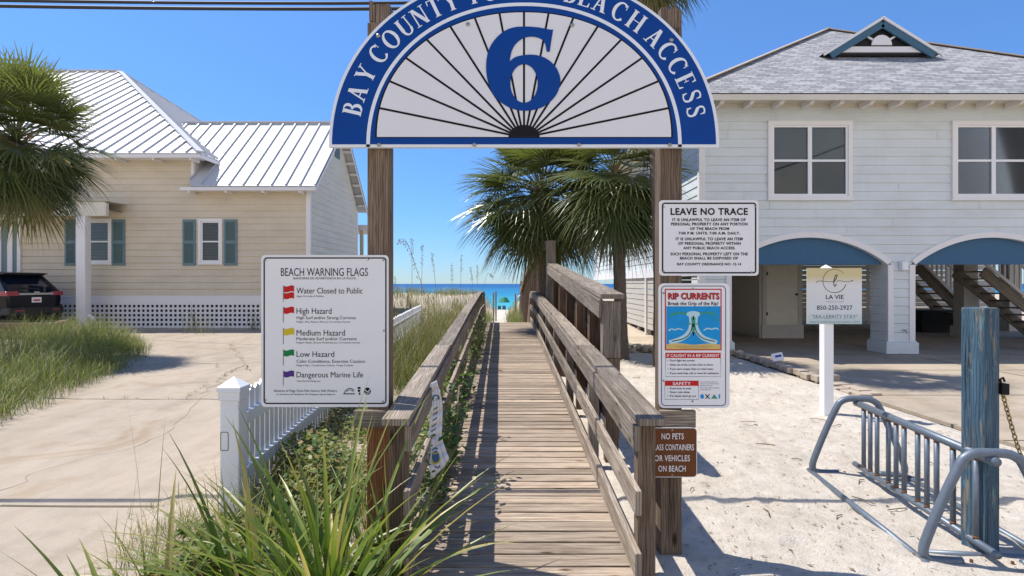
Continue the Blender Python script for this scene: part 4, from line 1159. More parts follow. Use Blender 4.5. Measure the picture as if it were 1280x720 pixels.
for k, (a, b) in enumerate(arches):
    m = MB(); c, h = (a+b)/2, (b-a)/2; rad = (h*h+(zt-zs)**2)/(2*(zt-zs)); cz = zt-rad; A0 = math.asin(h/rad)
    pts = [(c+rad*math.sin(-A0+2*A0*i/40), cz+rad*math.cos(-A0+2*A0*i/40)) for i in range(41)]
    out = [(c+(rad+.13)*math.sin(-A0+2*A0*i/40), cz+(rad+.13)*math.cos(-A0+2*A0*i/40)) for i in range(41)]
    for i in range(40):
        p = [Vector((pts[i][0], YH-.035, pts[i][1])), Vector((pts[i+1][0], YH-.035, pts[i+1][1])), Vector((out[i+1][0], YH-.035, out[i+1][1])), Vector((out[i][0], YH-.035, out[i][1]))]
        m.face(p); q = [v+Vector((0,.3,0)) for v in p]; m.face([p[1], p[0], q[0], q[1]]); m.face([p[3], p[2], q[2]-Vector((0,.26,0)), q[3]-Vector((0,.26,0))])
    m.box(a-.13, a, YH-.035, YH+.26, .3, zs); m.box(b, b+.13, YH-.035, YH+.26, .3, zs)
    m.build('arch_trim', M['trimw'], rh)
    m = MB(); zb = rz(330.5)+.0
    pl = [(x, z) for x, z in pts if z > zb]
    m.prism([(pl[0][0], zb)]+pl+[(pl[-1][0], zb)], (0, YH+.09, 0), Vector((1,0,0)), Vector((0,0,1)), Vector((0,.03,0)))
    m.build('arch_panel', M['awning'], rh)
cols = [(XL0, rx(914)-.0)]+[(arches[i][1], arches[i+1][0]) for i in range(2)]
for a, b in cols:
    m = MB(); D = YH+.62
    for x, n in ((a, -1), (b, 1)):
        siding(m, (x, YH+.02, 0), (0,1,0), (n,0,0), .3, zs+.5, lambda z: [(0, .6)], .205, lap=.008)
    m.box(a+.02, b-.02, D-.01, D, 0, zs+.5)
    c = m.build('column', M['pale'], rh)
    m = MB(); m.box(a-.06, b+.06, YH-.07, D+.05, 0, .28); m.box(a-.035, b+.035, YH-.045, D+.03, .281, .31); m.build('plinth', M['pale'], c, bevel=.01)
for w, k in zip(wins, ('shade', 'plain', 'plain')): window(rh, *w, YH-.01, 2, k, .10)
# eaves and roof
m = MB(); m.box(XL0-.75, 16.88, eaveY-.02, eaveY+.02, zE2-.13, zE2); m.box(XL0-.77, XL0-.73, eaveY+.021, 31, zE2-.13, zE2)
m.build('fascia', M['cream'], rh)
m = MB(); m.face([(XL0-.73, eaveY+.02, zE2-.03), (16.88, eaveY+.02, zE2-.03), (16.88, YH+.05, zE2-.03), (XL0-.73, YH+.05, zE2-.03)][::-1])
m.face([(XL0-.73, YH+.051, zE2-.03), (XL0+.05, YH+.051, zE2-.03), (XL0+.05, 31, zE2-.03), (XL0-.73, 31, zE2-.03)][::-1])
m.box(XL0-.02, XEND, YH-.03, YH-.002, zW-.16, zE2-.03); m.build('soffit', M['cream'], rh)
for k in range(16):
    x = rx(905, eaveY)+k*.675
    m = MB(); m.prism([(0,0),(.5,0),(.5,-.13),(.12,-.13),(0,-.05)], (x-.045, eaveY+.03, zE2-.034), Vector((0,1,0)), Vector((0,0,1)), Vector((.09,0,0)))
    m.build('bracket', M['trimw'], rh)
RX0, RY0 = XL0-.78, eaveY-.03
rn = 9.2; pit = (rz(36, RY0+5.9)-zE2-.02)/5.9
zr2 = zE2+.02
apx = (RX0+5.35, RY0+5.9)          # hip meets the ridge here
def pl(p): return Vector(p)
def roof(mb, pts, ux, uy):
    pts = [Vector(p) for p in pts]; n = (pts[1]-pts[0]).cross(pts[2]-pts[0]).normalized()
    if n.z < 0: pts.reverse()
    mb.face(pts, [((p-pts[0]).dot(ux), (p-pts[0]).dot(uy)) for p in pts])
apx = (10.25, RY0+5.9); H2 = rz(37, apx[1])
RX1, RY1 = 2*apx[0]-RX0, RY0+11.8
uyf = Vector((0, 5.9, H2-zr2)).normalized(); uyl = Vector((apx[0]-RX0, 0, H2-zr2)).normalized()
A_ = (apx[0], apx[1], H2)
m = MB()
roof(m, [(RX0, RY0, zr2), (RX1, RY0, zr2), A_], Vector((1,0,0)), uyf)
roof(m, [(RX0, RY0, zr2), (RX0, RY1, zr2), A_], Vector((0,1,0)), uyl)
roof(m, [(RX1, RY0, zr2), (RX1, RY1, zr2), A_], Vector((0,1,0)), uyl)
roof(m, [(RX0, RY1, zr2), (RX1, RY1, zr2), A_], Vector((1,0,0)), uyf)
roof(m, [(RX0, RY0+5, zr2-.03), (RX0, 31, zr2-.03), (RX0+5, 28, zr2+2.4), (RX0+5, RY0+8, zr2+2.4)], Vector((0,1,0)), uyl)
roof(m, [(RX0+10, RY0+5, zr2-.03), (RX0+10, 31, zr2-.03), (RX0+5, 28, zr2+2.4), (RX0+5, RY0+8, zr2+2.4)], Vector((0,1,0)), uyl)
m.build('shingle_roof', M['shingle'], rh)
m = MB()
for q in ((RX0, RY0), (RX1, RY0)): m.beam((q[0], q[1], zr2+.012), (A_[0], A_[1], H2+.02), .25, .03)
m.build('ridge_cap', M['paver'], rh)
# small gable on the front slope
yg = RY0+2.55; 
gl, gr_, ga = P(1030, 66, yg), P(1178, 66, yg), P(1104, 20, yg)
m = MB()
zc = zr2+(H2-zr2)*(yg-RY0)/5.9
for s, q in ((-1, gl), (1, gr_)):
    dep = 5.9*(ga.z-zr2)/(H2-zr2)-(yg-RY0)
    roof(m, [q, ga, ga+Vector((0, dep+.1, 0)), q+Vector((0,.9,0))], Vector((0,1,0)), (ga-q).normalized())
g = m.build('gable_roof', M['shingle'], rh)
m = MB()
for q in (gl, gr_): m.beam(q+Vector((0,-.0,-.045)), ga+Vector((0,-.0,-.045)), .05, .07)
m.build('rake_trim', M['trimw'], g)
m = MB()
for q in (gl, gr_):
    i = (ga-q).normalized(); m.beam(q+i*.22+Vector((0,.03,-.17)), ga+Vector((0,.03,-.19)), .05, .2)
m.build('rake_board', M['bluetrim'], g)
m = MB(); b0, b1 = P(1050, 63, yg), P(1158, 63, yg)
m.prism([(gl.x+.3, gl.z-.02), (gr_.x-.3, gr_.z-.02), (ga.x, ga.z-.2)], (0, yg+.14, 0), Vector((1,0,0)), Vector((0,0,1)), Vector((0,.02,0))); m.build('gable_louvre', M['dark'], g)
m = MB(); m.box(b0.x, b1.x, yg+.06, yg+.13, b0.z-.02, b0.z+.13); cc = P(1096.5, 58, yg); cc.x = ga.x
m.prism([(cc.x+.27*math.cos(math.pi*i/16), cc.z+.06+.27*math.sin(math.pi*i/16)) for i in range(17)], (0, yg+.05, 0), Vector((1,0,0)), Vector((0,0,1)), Vector((0,.04,0)))
for a in (35, 90, 145):
    m.beam((cc.x+.26*math.cos(R(a)), yg+.09, cc.z+.06+.26*math.sin(R(a))), (cc.x+.55*math.cos(R(a)), yg+.09, cc.z+.06+(.48 if a == 90 else .50)*math.sin(R(a))), .03, .05)
m.build('sunburst', M['trimw'], g)
# lamp and tap on the middle column
m = MB(); lx = rx(1126.5); m.box(lx-.075, lx+.075, YH-.15, YH-.02, rz(338), rz(327)); m.box(lx+.04, lx+.11, YH-.06, YH-.015, rz(336), rz(326)); m.build('wall_lamp', M['vinyl'], rh, bevel=.02)
m = MB(); tx = rx(1129); m.tube([(tx, YH-.01, rz(413)), (tx, YH-.1, rz(413)), (tx, YH-.12, rz(416))], .015, 8); m.box(tx-.06, tx+.06, YH-.09, YH-.08, rz(412), rz(411)); m.build('tap', M['bolt'], rh)
# undercroft
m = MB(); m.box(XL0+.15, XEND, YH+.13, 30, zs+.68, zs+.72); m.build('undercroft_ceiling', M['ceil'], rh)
m = MB(); yb = 22.5; z = .18
while z < 2.75:
    m.box(XL0+.1, XEND+3, yb, yb+.03, z, z+.165); z += .172+ (.02 if rnd() < .3 else 0)
for x in np.arange(XL0+.1, XEND+3, 1.6): m.box(x, x+.09, yb+.031, yb+.12, 0, 2.8)
m.build('slat_screen', M['under'], rh)
m = MB(); z = .18
while z < 2.75: m.box(XL0+.02, XL0+.05, 15.5, yb, z, z+.165); z += .186
for y in np.arange(15.5, yb, 1.5): m.box(XL0+.051, XL0+.14, y, y+.09, 0, 2.8)
m.build('side_slat_screen', M['under'], rh)
cl0, cl1, yc = rx(953, 17), rx(1002.5, 17), 17.0
m = MB(); m.box(rx(934,17.9), cl1-.02, yc+.02, yc+2.6, 0, 2.8); m.build('store_room', M['under'], rh)
m = MB(); m.box(cl0, cl0+.12, yc-.02, yc+.018, .0, 2.6); m.box(cl1-.12, cl1, yc-.02, yc+.018, 0, 2.6); m.box(cl0+.121, cl1-.121, yc-.018, yc+.016, 2.2, 2.6); m.box(cl0-.03, cl1+.03, yc-.04, yc+.014, 0, .42)
st = m.build('store_door', M['under'], rh)
m = MB(); m.box(cl0+.125, cl1-.125, yc-.005, yc+.018, .422, 2.198); m.build('door_leaf', M['cream'], st)
m = MB(); 
for z in (.7, 1.9): m.box(cl0+.11, cl0+.15, yc-.03, yc-.02, z, z+.1)
m.box(cl1-.2, cl1-.15, yc-.05, yc-.01, 1.3, 1.36); m.build('hinge', M['black'], st)
for (pa, d) in ((1205, 17.2), (1262, 19.5)):
    m = MB(); a = rx(pa, d); m.box(a, a+.42, d, d+.42, 0, 2.8); m.box(a-.06, a+.48, d-.06, d+.48, 0, .35); m.build('inner_column', M['under'], rh)
def stair(x0, z0, x1, z1, y, wdt):
    m = MB(); n = 9
    m.beam((x0, y, z0-.1), (x1, y, z1-.1), .05, .3); m.beam((x0, y+wdt, z0-.1), (x1, y+wdt, z1-.1), .05, .3)
    for i in range(n):
        f = (i+.5)/n; m.box(x0+(x1-x0)*f-.15, x0+(x1-x0)*f+.15, y, y+wdt, z0+(z1-z0)*f-.02, z0+(z1-z0)*f+.02)
    s = m.build('staircase', M['wood'], rh)
    m = MB(); m.beam((x0, y-.06, z0+.95), (x1, y-.06, z1+.95), .06, .09); m.beam((x0, y-.06, z0+.15), (x1, y-.06, z1+.15), .05, .08)
    k = int(abs(x1-x0)/.14)
    for i in range(k+1):
        f = i/k; x = x0+(x1-x0)*f; z = z0+(z1-z0)*f; m.box(x-.02, x+.02, y-.08, y-.042, z+.15, z+.95)
    m.build('balustrade', M['trimw'], s)
stair(rx(1222,18.2), .35, rx(1146,18.2), 2.3, 18.2, 1.0)
stair(rx(1330,16.2), .2, rx(1228,16.2), 2.1, 16.2, 1.0)
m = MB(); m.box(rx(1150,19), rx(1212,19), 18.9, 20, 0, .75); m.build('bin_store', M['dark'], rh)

# ------------------------------------------------------------------ neighbour's ramp railing beside the walk
nr = thing('ramp_railing', (.9, 5.2, 0), 'higher brown railing with swooping picket end just right of the plank walk', 'railing')
def NX(y): return .90-.003*(y-5.2) if y < 12.8 else spline_at([(12.8,.877),(17,.75),(20,.52),(22.5,.40)], y)
def spline_at(pts, y):
    for (a, p), (b, q) in zip(pts[:-1], pts[1:]):
        if y <= b: return p+(q-p)*(y-a)/(b-a)
    return pts[-1][1]
def NZ(y): return 1.53+(y-5.2)*.0745
m = MB(); m.obox((.9, 5.2, 1.235), Vector((0,0,.255)), Vector((.082,0,0)), Vector((0,.075,0))); m.build('post', M['wood'], nr, bevel=.005)
m = MB(); m.obox((.905, 5.2, .49), Vector((0,0,.487)), Vector((.06,0,0)), Vector((0,.06,0))); m.build('post', M['post'], nr, bevel=.005)
for y in (6.2, 7.4, 8.7, 10, 11.4):
    m = MB(); z = NZ(y)-.05; m.obox((NX(y), y, z/2), Vector((0,0,z/2)), Vector((.06,0,0)), Vector((0,.06,0))); m.build('post', M['darkwood'], nr, bevel=.004)
m = MB(); m.obox((NX(12.8), 12.85, 1.29), Vector((0,0,1.33)), Vector((.105,0,0)), Vector((0,.1,0))); m.build('post', M['wood'], nr, bevel=.005)
m = MB(); m.beam((.9, 5.09, 1.535), (NX(9), 9, NZ(9)), .215, .045); m.beam((NX(9), 9.006, NZ(9)+.004), (NX(12.7), 12.74, NZ(12.7)), .21, .045); m.build('handrail', M['wood'], nr, bevel=.005)
m = MB(); m.beam((.805, 5.14, 1.42), (NX(9)-.095, 9, NZ(9)-.11), .035, .17); m.beam((NX(9)-.096, 9.006, NZ(9)-.112), (NX(12.7)-.095, 12.74, NZ(12.7)-.112), .035, .17); m.build('apron', M['wood'], nr, bevel=.004)
m = MB()
for k in range(7): m.beam((.99, 5.29, .28+k*.155), (NX(12.7)+.09, 12.72, .28+k*.155+(.45 if k > 2 else .3)), .03, .145)
m.build('side_boards', M['wood'], nr)
cur = spline([(12.98,2.60),(14.4,2.62),(17,2.52),(20,2.02),(21.4,1.62),(22.5,1.42)], 8)
m = MB()
for (y0, z0), (y1, z1) in zip(cur[:-1], cur[1:]): m.beam((NX(y0)-.02, y0, z0), (NX(y1)-.02, y1+.004, z1), .15, .06); 
m.build('curved_cap', M['wood'], nr)
m = MB()
for (y0, z0), (y1, z1) in zip(cur[:-1], cur[1:]): m.beam((NX(y0)-.085, y0, z0-.11), (NX(y1)-.085, y1+.004, z1-.11), .03, .14)
m.build('curved_apron', M['wood'], nr)
m = MB(); y = 13.0
while y < 22.4:
    z = spline_at(cur, y)-.04; m.obox((NX(y), y, (z-.3)/2), Vector((0,0,(z+.3)/2)), Vector((.018,0,0)), Vector((0,.065,0))); y += .165
m.build('picket_wall', M['darkwood'], nr)
m = MB(); m.obox((.40, 22.6, .75), Vector((0,0,1.0)), Vector((.07,0,0)), Vector((0,.07,0))); m.build('post', M['wood'], nr)

# ------------------------------------------------------------------ white picket fence
def FXp(y): return -1.98-.082*(y-3.95)
pf = thing('picket_fence', (-1.95, 3.95, 0), 'low white picket fence running back from a capped corner post beside the driveway', 'fence')
m = MB(); c = (-1.945, 3.98); w = .066
m.box(c[0]-w, c[0]+w, c[1]-w, c[1]+w, -.05, .845); m.build('corner_post', M['vinyl'], pf, bevel=.008)
m = MB(); m.box(c[0]-w-.008, c[0]+w+.008, c[1]-w-.008, c[1]+w+.008, .846, .905)
q = [Vector((c[0]+a*w*1.25, c[1]+b*w*1.25, .906)) for a, b in ((-1,-1),(1,-1),(1,1),(-1,1))]; q2 = [Vector((c[0]+a*w*1.2, c[1]+b*w*1.2, .935)) for a, b in ((-1,-1),(1,-1),(1,1),(-1,1))]
ap = Vector((c[0], c[1], 1.0)); m.face(q[::-1])
for i in range(4): j = (i+1)%4; m.face([q[i], q[j], q2[j], q2[i]]); m.face([q2[i], q2[j], ap])
m.build('post_cap', M['vinyl'], pf)
y = 4.17
while y < 21:
    m = MB(); x = FXp(y); h = .87+U(-.012,.012); l = U(-.004,.004)
    hw = .046
    m.prism([(-hw,.06),(hw,.06),(hw+l,h-.035),(l,h),(-hw+l,h-.035)], (x-.009, y, 0), Vector((-.082,1,0)).normalized(), Vector((0,0,1)), Vector((.018,0,0)))
    m.build('picket', M['vinyl'], pf); y += .112 if y < 9 else .20
m = MB()
for z in (.25, .66): m.beam((FXp(4.05)+.03, 4.05, z), (FXp(21)+.03, 21, z), .035, .085)
m.build('fence_rail', M['vinyl'], pf)
m = MB(); bx = -1.945-w*.5
ring(m, rrect(-.028,.50,.028,.63,.012), rrect(-.024,.504,.024,.626,.01), lambda x, z, l: Vector((bx+x, 3.98-w-l, z)), .002); m.build('patch_edge', M['dgrey'], pf)

# ------------------------------------------------------------------ blue post, chain, bike rack
bp = thing('bollard_post', (2.855, 3.47, 0), 'thick square post with flaking blue paint standing against the bike rack', 'post')
m = MB(); hw = .068; a = R(20)
ax, ay = Vector((math.cos(a), math.sin(a), 0))*hw, Vector((-math.sin(a), math.cos(a), 0))*hw
m.obox((2.855, 3.47, .74), Vector((0,0,.765)), ax, ay); m.build('post', M['bluewood'], bp, bevel=.009)
ch = thing('chain', (2.95, 3.42, 0), 'brass link chain hanging from the side of the blue post', 'chain')
pts = spline([(2.955,3.43,1.0),(2.985,3.41,.83),(3.035,3.39,.62),(3.11,3.37,.42),(3.22,3.34,.24),(3.40,3.3,.10),(3.7,3.25,.045)], 30)
m = MB(); d = 0; last = Vector(pts[0]); k = 0
for p, q in zip(pts[:-1], pts[1:]):
    p, q = Vector(p), Vector(q)
    d += (q-p).length
    if d > .026:
        d = 0; t = (q-p).normalized(); s = t.cross(Vector((0,1,0))).normalized() if k % 2 else t.cross(t.cross(Vector((0,1,0)))).normalized(); k += 1
        m.tube([p+t*.019*math.cos(u)+s*.0105*math.sin(u) for u in [j*math.pi/6 for j in range(12)]], .0042, 6, closed=True)
m.build('links', M['brass'], ch, smooth=True)
m = MB(); m.box(2.93, 2.975, 3.40, 3.45, .985, 1.05); m.tube([(2.94,3.42,1.045),(2.935,3.42,1.075),(2.952,3.42,1.085),(2.962,3.42,1.06)], .007, 6); m.build('padlock', M['black'], ch, bevel=.008)

br = thing('bike_rack', (2.85, 4.05, 0), 'grey steel bike rack of bent hoops and upright bars standing on the sand', 'bike rack')
n0, n1 = Vector((2.775, 3.29, 0)), Vector((2.945, 4.84, 0)); axd = (n1-n0).normalized(); pr = Vector((axd.y, -axd.x, 0))
def hoop(c):
    z = Vector((0,0,1)); q = [(-.16,.035,.0),(-.27,.032,0),(-.345,.04,0),(-.37,.085,0),(-.345,.18,0),(-.26,.40,0),(-.17,.60,0),(-.135,.645,0),(-.08,.668,0),(0,.67,0),(.08,.668,0),(.135,.645,0),(.17,.60,0),(.26,.40,0),(.345,.18,0),(.37,.085,0),(.345,.04,0),(.27,.032,0),(.16,.035,0)]
    m = MB(); m.tube([c+pr*x+z*h for x, h, _ in spline(q, 4)], .027, 14); h = m.build('hoop', M['galv'], br, smooth=True)
    m = MB()
    for s in (-1, 1):
        m.obox(c+pr*s*.13+z*.012, pr*.06, axd*.03, z*.006); m.tube([c+pr*s*.11+z*.015, c+pr*s*.11+z*.05], .009, 6)
    m.build('foot_plate', M['rust'], h)
hoop(n0); hoop(n1)
m = MB(); m.tube([n0-axd*.04+Vector((0,0,.628)), n1+axd*.04+Vector((0,0,.628))], .027, 12); m.build('top_rail', M['galv'], br, smooth=True)
m = MB(); m.tube([n0-axd*.05+Vector((0,0,.10)), n1+axd*.06+Vector((0,0,.10))], .022, 12); m.build('lower_rail', M['galv'], br, smooth=True)
for s in (-1, 1):
    m = MB(); m.tube([n0+pr*s*.375-axd*.05+Vector((0,0,.03)), n1+pr*s*.375+axd*.06+Vector((0,0,.03))], .022, 12); m.build('ground_rail', M['galv'], br, smooth=True)
m = MB(); m.tube([n0-pr*.33+axd*.1+Vector((0,0,.03)), n0+pr*.37+axd*.1+Vector((0,0,.03))], .02, 10); m.build('cross_tube', M['galv'], br, smooth=True)
Lr = (n1-n0).length
for g in range(4):
    for k in range(3):
        p = n0+axd*(.13+g*.375+k*.105)
        m = MB(); m.tube([p+Vector((0,0,.105)), p+Vector((0,0,.625))], .0175, 10); b = m.build('upright_bar', M['galv'], br, smooth=True)
        m = MB(); m.tube([p+Vector((0,0,.118)), p+Vector((0,0,.135))], .0185, 10); m.tube([p+Vector((0,0,.592)), p+Vector((0,0,.606))], .0185, 10); m.build('rusty_weld', M['rust'], b, smooth=True)

# ------------------------------------------------------------------ small things on the ground
EDGE = [(5.05, 13.4), (5.08, 10.6), (5.05, 7.8), (4.9, 6.4), (4.75, 5.5), (4.5, 4.4), (4.2, 3.4)]
pv = MB(); pv.obox((0,0,.05), Vector((.105,0,0)), Vector((0,.10,0)), Vector((0,0,.05))); p0 = pv.build('paver_stone', M['paver'], None, bevel=.012)
tag(p0, 'rough tan edging paver in the row between sand and house driveway', 'paver', 'edging pavers along the driveway')
ep = spline(EDGE, 10); d = 0; k = 0; first = True
for a, b in zip(ep[:-1], ep[1:]):
    a, b = Vector((*a,0)), Vector((*b,0)); t = (b-a).normalized(); L = (b-a).length; x = 0
    while d + .235 < L - x + d - .0 and x < L:
        c = a+t*x
        for row in range(2 if c.y < 9.5 else 1):
            o = p0 if first else p0.copy()
            if not first: COL.objects.link(o)
            first = False
            hgt = .055 if c.y > 9.2 else -.045
            o.location = (c.x+(row*.215 if c.y < 9.5 else 0)+U(-.02,.02), c.y+row*.07, hgt*.8+U(-.012,.012)-.01)
            o.rotation_euler = (U(-.03,.03), U(-.03,.03), math.atan2(t.y, t.x)+U(-.08,.08)); o.scale = (U(.92,1.08), U(.9,1.1), 1)
        x += .235
    d = 0
cd = thing('ground_card', tuple(P(971, 461, 10.9)), 'small white card on a wire stake in the sand near the driveway edging', 'card')
cp = P(972, 446, 10.9)
m = MB(); m.obox(cp, Vector((.105,.0,.02)), Vector((0,.004,.0)), Vector((-.015,.02,.07))); m.build('card', M['plate'], cd)
m = MB(); m.tube([(cp.x-.02, 10.93, .0), (cp.x-.02, 10.93, cp.z)], .006, 6); m.build('stake', M['dgrey'], cd)
m = MB(); m.obox(cp+Vector((.01,-.006,.015)), Vector((.06,0,.012)), Vector((0,.001,0)), Vector((-.003,.004,.018))); m.build('print', M['blue'], cd)
for i, (px, py, r) in enumerate(((797,437,.17),(808,439,.15),(790,441,.11),(815,440,.09))):
    x, y = G(px, py); m = MB(); vs = []; fs = []
    n = 9
    for a in range(7):
        th = math.pi*a/6
        for b in range(n):
            ph = 2*math.pi*b/n; v = Vector((math.sin(th)*math.cos(ph), math.sin(th)*math.sin(ph), math.cos(th)*.6)); vs.append(Vector((x,y,.05))+v*r*(1+.35*noise.noise(v*1.7+Vector((i*7,0,0)))))
    for a in range(6):
        for b in range(n): fs.append((a*n+b, (a+1)*n+b, (a+1)*n+(b+1)%n, a*n+(b+1)%n))
    m.indexed(vs, fs); tag(m.build('rock', M['rock'], smooth=True), 'tan boulder beside the palm trunk at the corner of the pale house', 'rock', 'rocks by the palm trunk')
# dry litter on the sand
def quadleaf(mb, p, a, L, w, c, tilt=0):
    u = Vector((math.cos(a), math.sin(a), tilt)); v = Vector((-math.sin(a), math.cos(a), U(-.4,.4)))
    mb.face([p-u*L, p+v*w, p+u*L, p-v*w], None, c)
m = MB()
for i in range(2600):
    y = 2.2+10.6*rnd()**1.5; x = U(.95, 4.95); s = U(.3,1)**2
    quadleaf(m, Vector((x, y, sandz(x,y)+.011)), U(0,6.3), .005+.018*s, .002+.0055*s, (rnd(), 0, 0, 1), U(-.15,.15))
for i in range(40):
    y = U(2.6, 10); x = U(1.1, 4.8); a = U(0,6.3); L = U(.06,.2); z = sandz(x,y)+.016
    m.tube([(x,y,z),(x+L*.5*math.cos(a),y+L*.5*math.sin(a),z+.01),(x+L*math.cos(a+.2),y+L*math.sin(a+.2),z)], .004, 4, (rnd(),0,0,1))
tag(m.build('leaf_litter', M['debris']), kind='stuff')

# ------------------------------------------------------------------ overhead cables
for i, dz in enumerate((.015, -.021)):
    m = MB(); pts = []
    for k in range(61):
        x = -16+k*.6; u = x+1.5; pts.append((x, 5.04+i*.03, 4.118+dz+(.0028 if u < 0 else .014)*u*u))
    m.tube(pts, .016 if i else .0145, 8)
    tag(m.build('overhead_cable', M['cable'], smooth=True), ('lower' if i else 'upper')+' of two dark cables crossing the sky behind the arch sign', 'cable', 'overhead cables')

# ------------------------------------------------------------------ beach things far off
um = thing('beach_umbrella', (P(631, 386, 100).x, 100, terrain(-1.3, 100)), 'green beach umbrella at the water edge seen down the sand path', 'umbrella')
ux = P(630, 380, 100).x; zt_ = P(630, 370.5, 100).z; zb_ = P(630, 377.5, 100).z
m = MB(); m.lathe([(.02, zt_-0), (.5, zt_-.22), (.95, zb_+.12), (1.05, zb_-.05), (1.0, zb_-.06), (.9, zb_+.05), (.02, zt_-.1)], (ux, 100, 0), 12); m.build('canopy', M['umb'], um)
m = MB(); m.tube([(ux, 100, terrain(ux,100)), (ux, 100, zt_+.1)], .03, 6); m.build('pole', M['white'], um)
for dx, lab in ((-.75, 'dark beach chair left of the green umbrella pole'), (.05, 'dark beach chair under the green umbrella')):
    z = terrain(ux, 98)+.02; c = thing('beach_chair', (ux+dx, 98, z), lab, 'chair', 'chairs under the umbrella')
    m = MB(); m.box(ux+dx-.3, ux+dx+.3, 97.7, 98.3, z+.16, z+.28); m.build('seat', M['bluetrim'], c)
    m = MB(); m.beam((ux+dx, 97.7, z+.2), (ux+dx, 97.3, z+.85), .6, .05); m.build('backrest', M['bluetrim'], c)
    for sx_ in (-.28, .28):
        for sy in (97.75, 98.25):
            m = MB(); m.tube([(ux+dx+sx_, sy, z), (ux+dx+sx_, sy, z+.2)], .04, 6); m.build('leg', M['dgrey'], c)
for px, top, d, lab in ((617, 366, 27, 'short grey timber post left of the sand path, nearer one'), (620, 364, 30, 'thin grey timber post left of the sand path, farther one'), (644.5, 367, 28, 'short grey timber post right of the sand path, nearer one'), (650, 368, 31, 'grey timber post right of the sand path against the picket end')):
    t = P(px, top, d); z = terrain(t.x, d); m = MB(); m.obox((t.x, d, (t.z+z)/2), Vector((0,0,(t.z-z)/2)), Vector((.038,0,0)), Vector((0,.038,0)))
    tag(m.build('path_post', M['wood']), lab, 'post', 'posts along the sand path')
a, b = P(644.5, 368, 28), P(650, 369, 31); m = MB(); m.tube([a, (a+b)/2-Vector((0,0,.12)), b, b+Vector((.5,1.2,-.5))], .03, 6); tag(m.build('rope', M['plate']), 'pale rope slung between the posts right of the sand path', 'rope')

# ------------------------------------------------------------------ car and timber wall by the carport
tw = thing('retaining_wall', (-13.4, 17.4, 0), 'low stack of brown landscape timbers below the parked black car', 'wall')
for k in range(3):
    m = MB(); m.beam((-20, 17.0, .09+k*.15), (-13.75-.05*k, 17.25, .09+k*.15), .16, .14); m.build('timber', M['post'], tw, bevel=.01)
    m = MB(); m.beam((-13.82-.05*k, 17.36, .09+k*.15), (-15.2, 19.6, .09+k*.15), .15, .14); m.build('timber', M['post'], tw, bevel=.01)
m = MB(); m.prism([(-24,17.15),(-13.95,17.3),(-15.35,19.7),(-15.35,20.3),(-24,20.3)], (0,0,0), Vector((1,0,0)), Vector((0,1,0)), Vector((0,0,.34))); tag(m.build('parking_pad', M['soil']), kind='structure')
car = thing('parked_car', (-16.9, 18.45, .36), 'black sport utility car with roof spoiler parked by the carport, mostly off the left edge', 'car')
CO = Vector((-15.4, 18.42, .34)); CA = R(180-7)
def cpt(x, y, z):      # x forward from the rear bumper, y to the car's left (nearer the camera)
    return CO+Vector((math.cos(CA)*x-math.sin(CA)*y, math.sin(CA)*x+math.cos(CA)*y, z))
prof = [  # x, half width low, half width at belt, belt z, roof half width, roof z
 (0.0,.80,.84,.92,.0,.0),(.06,.90,.92,1.02,.0,0),(.35,.94,.95,1.06,.0,0),(1.2,.95,.96,1.06,0,0),(2.6,.95,.95,1.02,0,0),(3.6,.94,.92,.98,0,0),(4.4,.86,.82,.86,0,0),(4.7,.70,.66,.72,0,0)]
m = MB(); vs, fs = [], []; n = 14
for x, w0, w1, bz, _, _ in prof:
    ring_ = []
    for s, zz, w in ((1,.24,w0*.92),(1,.34,w0),(1,.62,w0+.01),(1,bz*.86,w1+.01),(1,bz-.04,w1-.01),(1,bz,w1-.06)): ring_.append(cpt(x, w, zz))
    ring_ += [cpt(x, .3, bz+.015), cpt(x, -.3, bz+.015)]
    for s, zz, w in ((1,bz,w1-.06),(1,bz-.04,w1-.01),(1,bz*.86,w1+.01),(1,.62,w0+.01),(1,.34,w0),(1,.24,w0*.92)): ring_.append(cpt(x, -w, zz))
    vs += ring_
for i in range(len(prof)-1):
    for k in range(n-1): fs.append((i*n+k, i*n+k+1, (i+1)*n+k+1, (i+1)*n+k))
fs.append(tuple(range(n))); fs.append(tuple((len(prof)-1)*n+k for k in reversed(range(n))))
m.indexed(vs, fs); m.build('body', M['carpaint'], car, smooth=False, bevel=.02)
def cb(mb, x0, x1, y0, y1, z0, z1, mtx=None): mb.obox(cpt((x0+x1)/2,(y0+y1)/2,(z0+z1)/2), (cpt(1,0,0)-cpt(0,0,0))*(x1-x0)/2, (cpt(0,1,0)-cpt(0,0,0))*(y1-y0)/2, Vector((0,0,(z1-z0)/2)))
# glasshouse
def gh(inset, zlo, zhi, grow):
    lo = [(.10-grow,.86),(3.3+grow,.86)]; hi = [(.62-grow,.68),(2.5+grow,.66)]
    L = [cpt(lo[0][0], lo[0][1]+grow, zlo), cpt(lo[1][0], lo[1][1]+grow, zlo), cpt(lo[1][0], -lo[1][1]-grow, zlo), cpt(lo[0][0], -lo[0][1]-grow, zlo)]
    Hh = [cpt(hi[0][0], hi[0][1]+grow, zhi), cpt(hi[1][0], hi[1][1]+grow, zhi), cpt(hi[1][0], -hi[1][1]-grow, zhi), cpt(hi[0][0], -hi[0][1]-grow, zhi)]
    return L, Hh
L, Hh = gh(0, 1.04, 1.60, 0); m = MB()
for i in range(4): j = (i+1)%4; m.face([L[i], L[j], Hh[j], Hh[i]])
m.build('window_glass', M['carglass'], car)
m = MB()
for i in range(4): m.beam(L[i], Hh[i], .13, .08)
q = [cpt(.40,.62,1.60), cpt(2.6,.62,1.60), cpt(2.6,-.62,1.60), cpt(.40,-.62,1.60)]
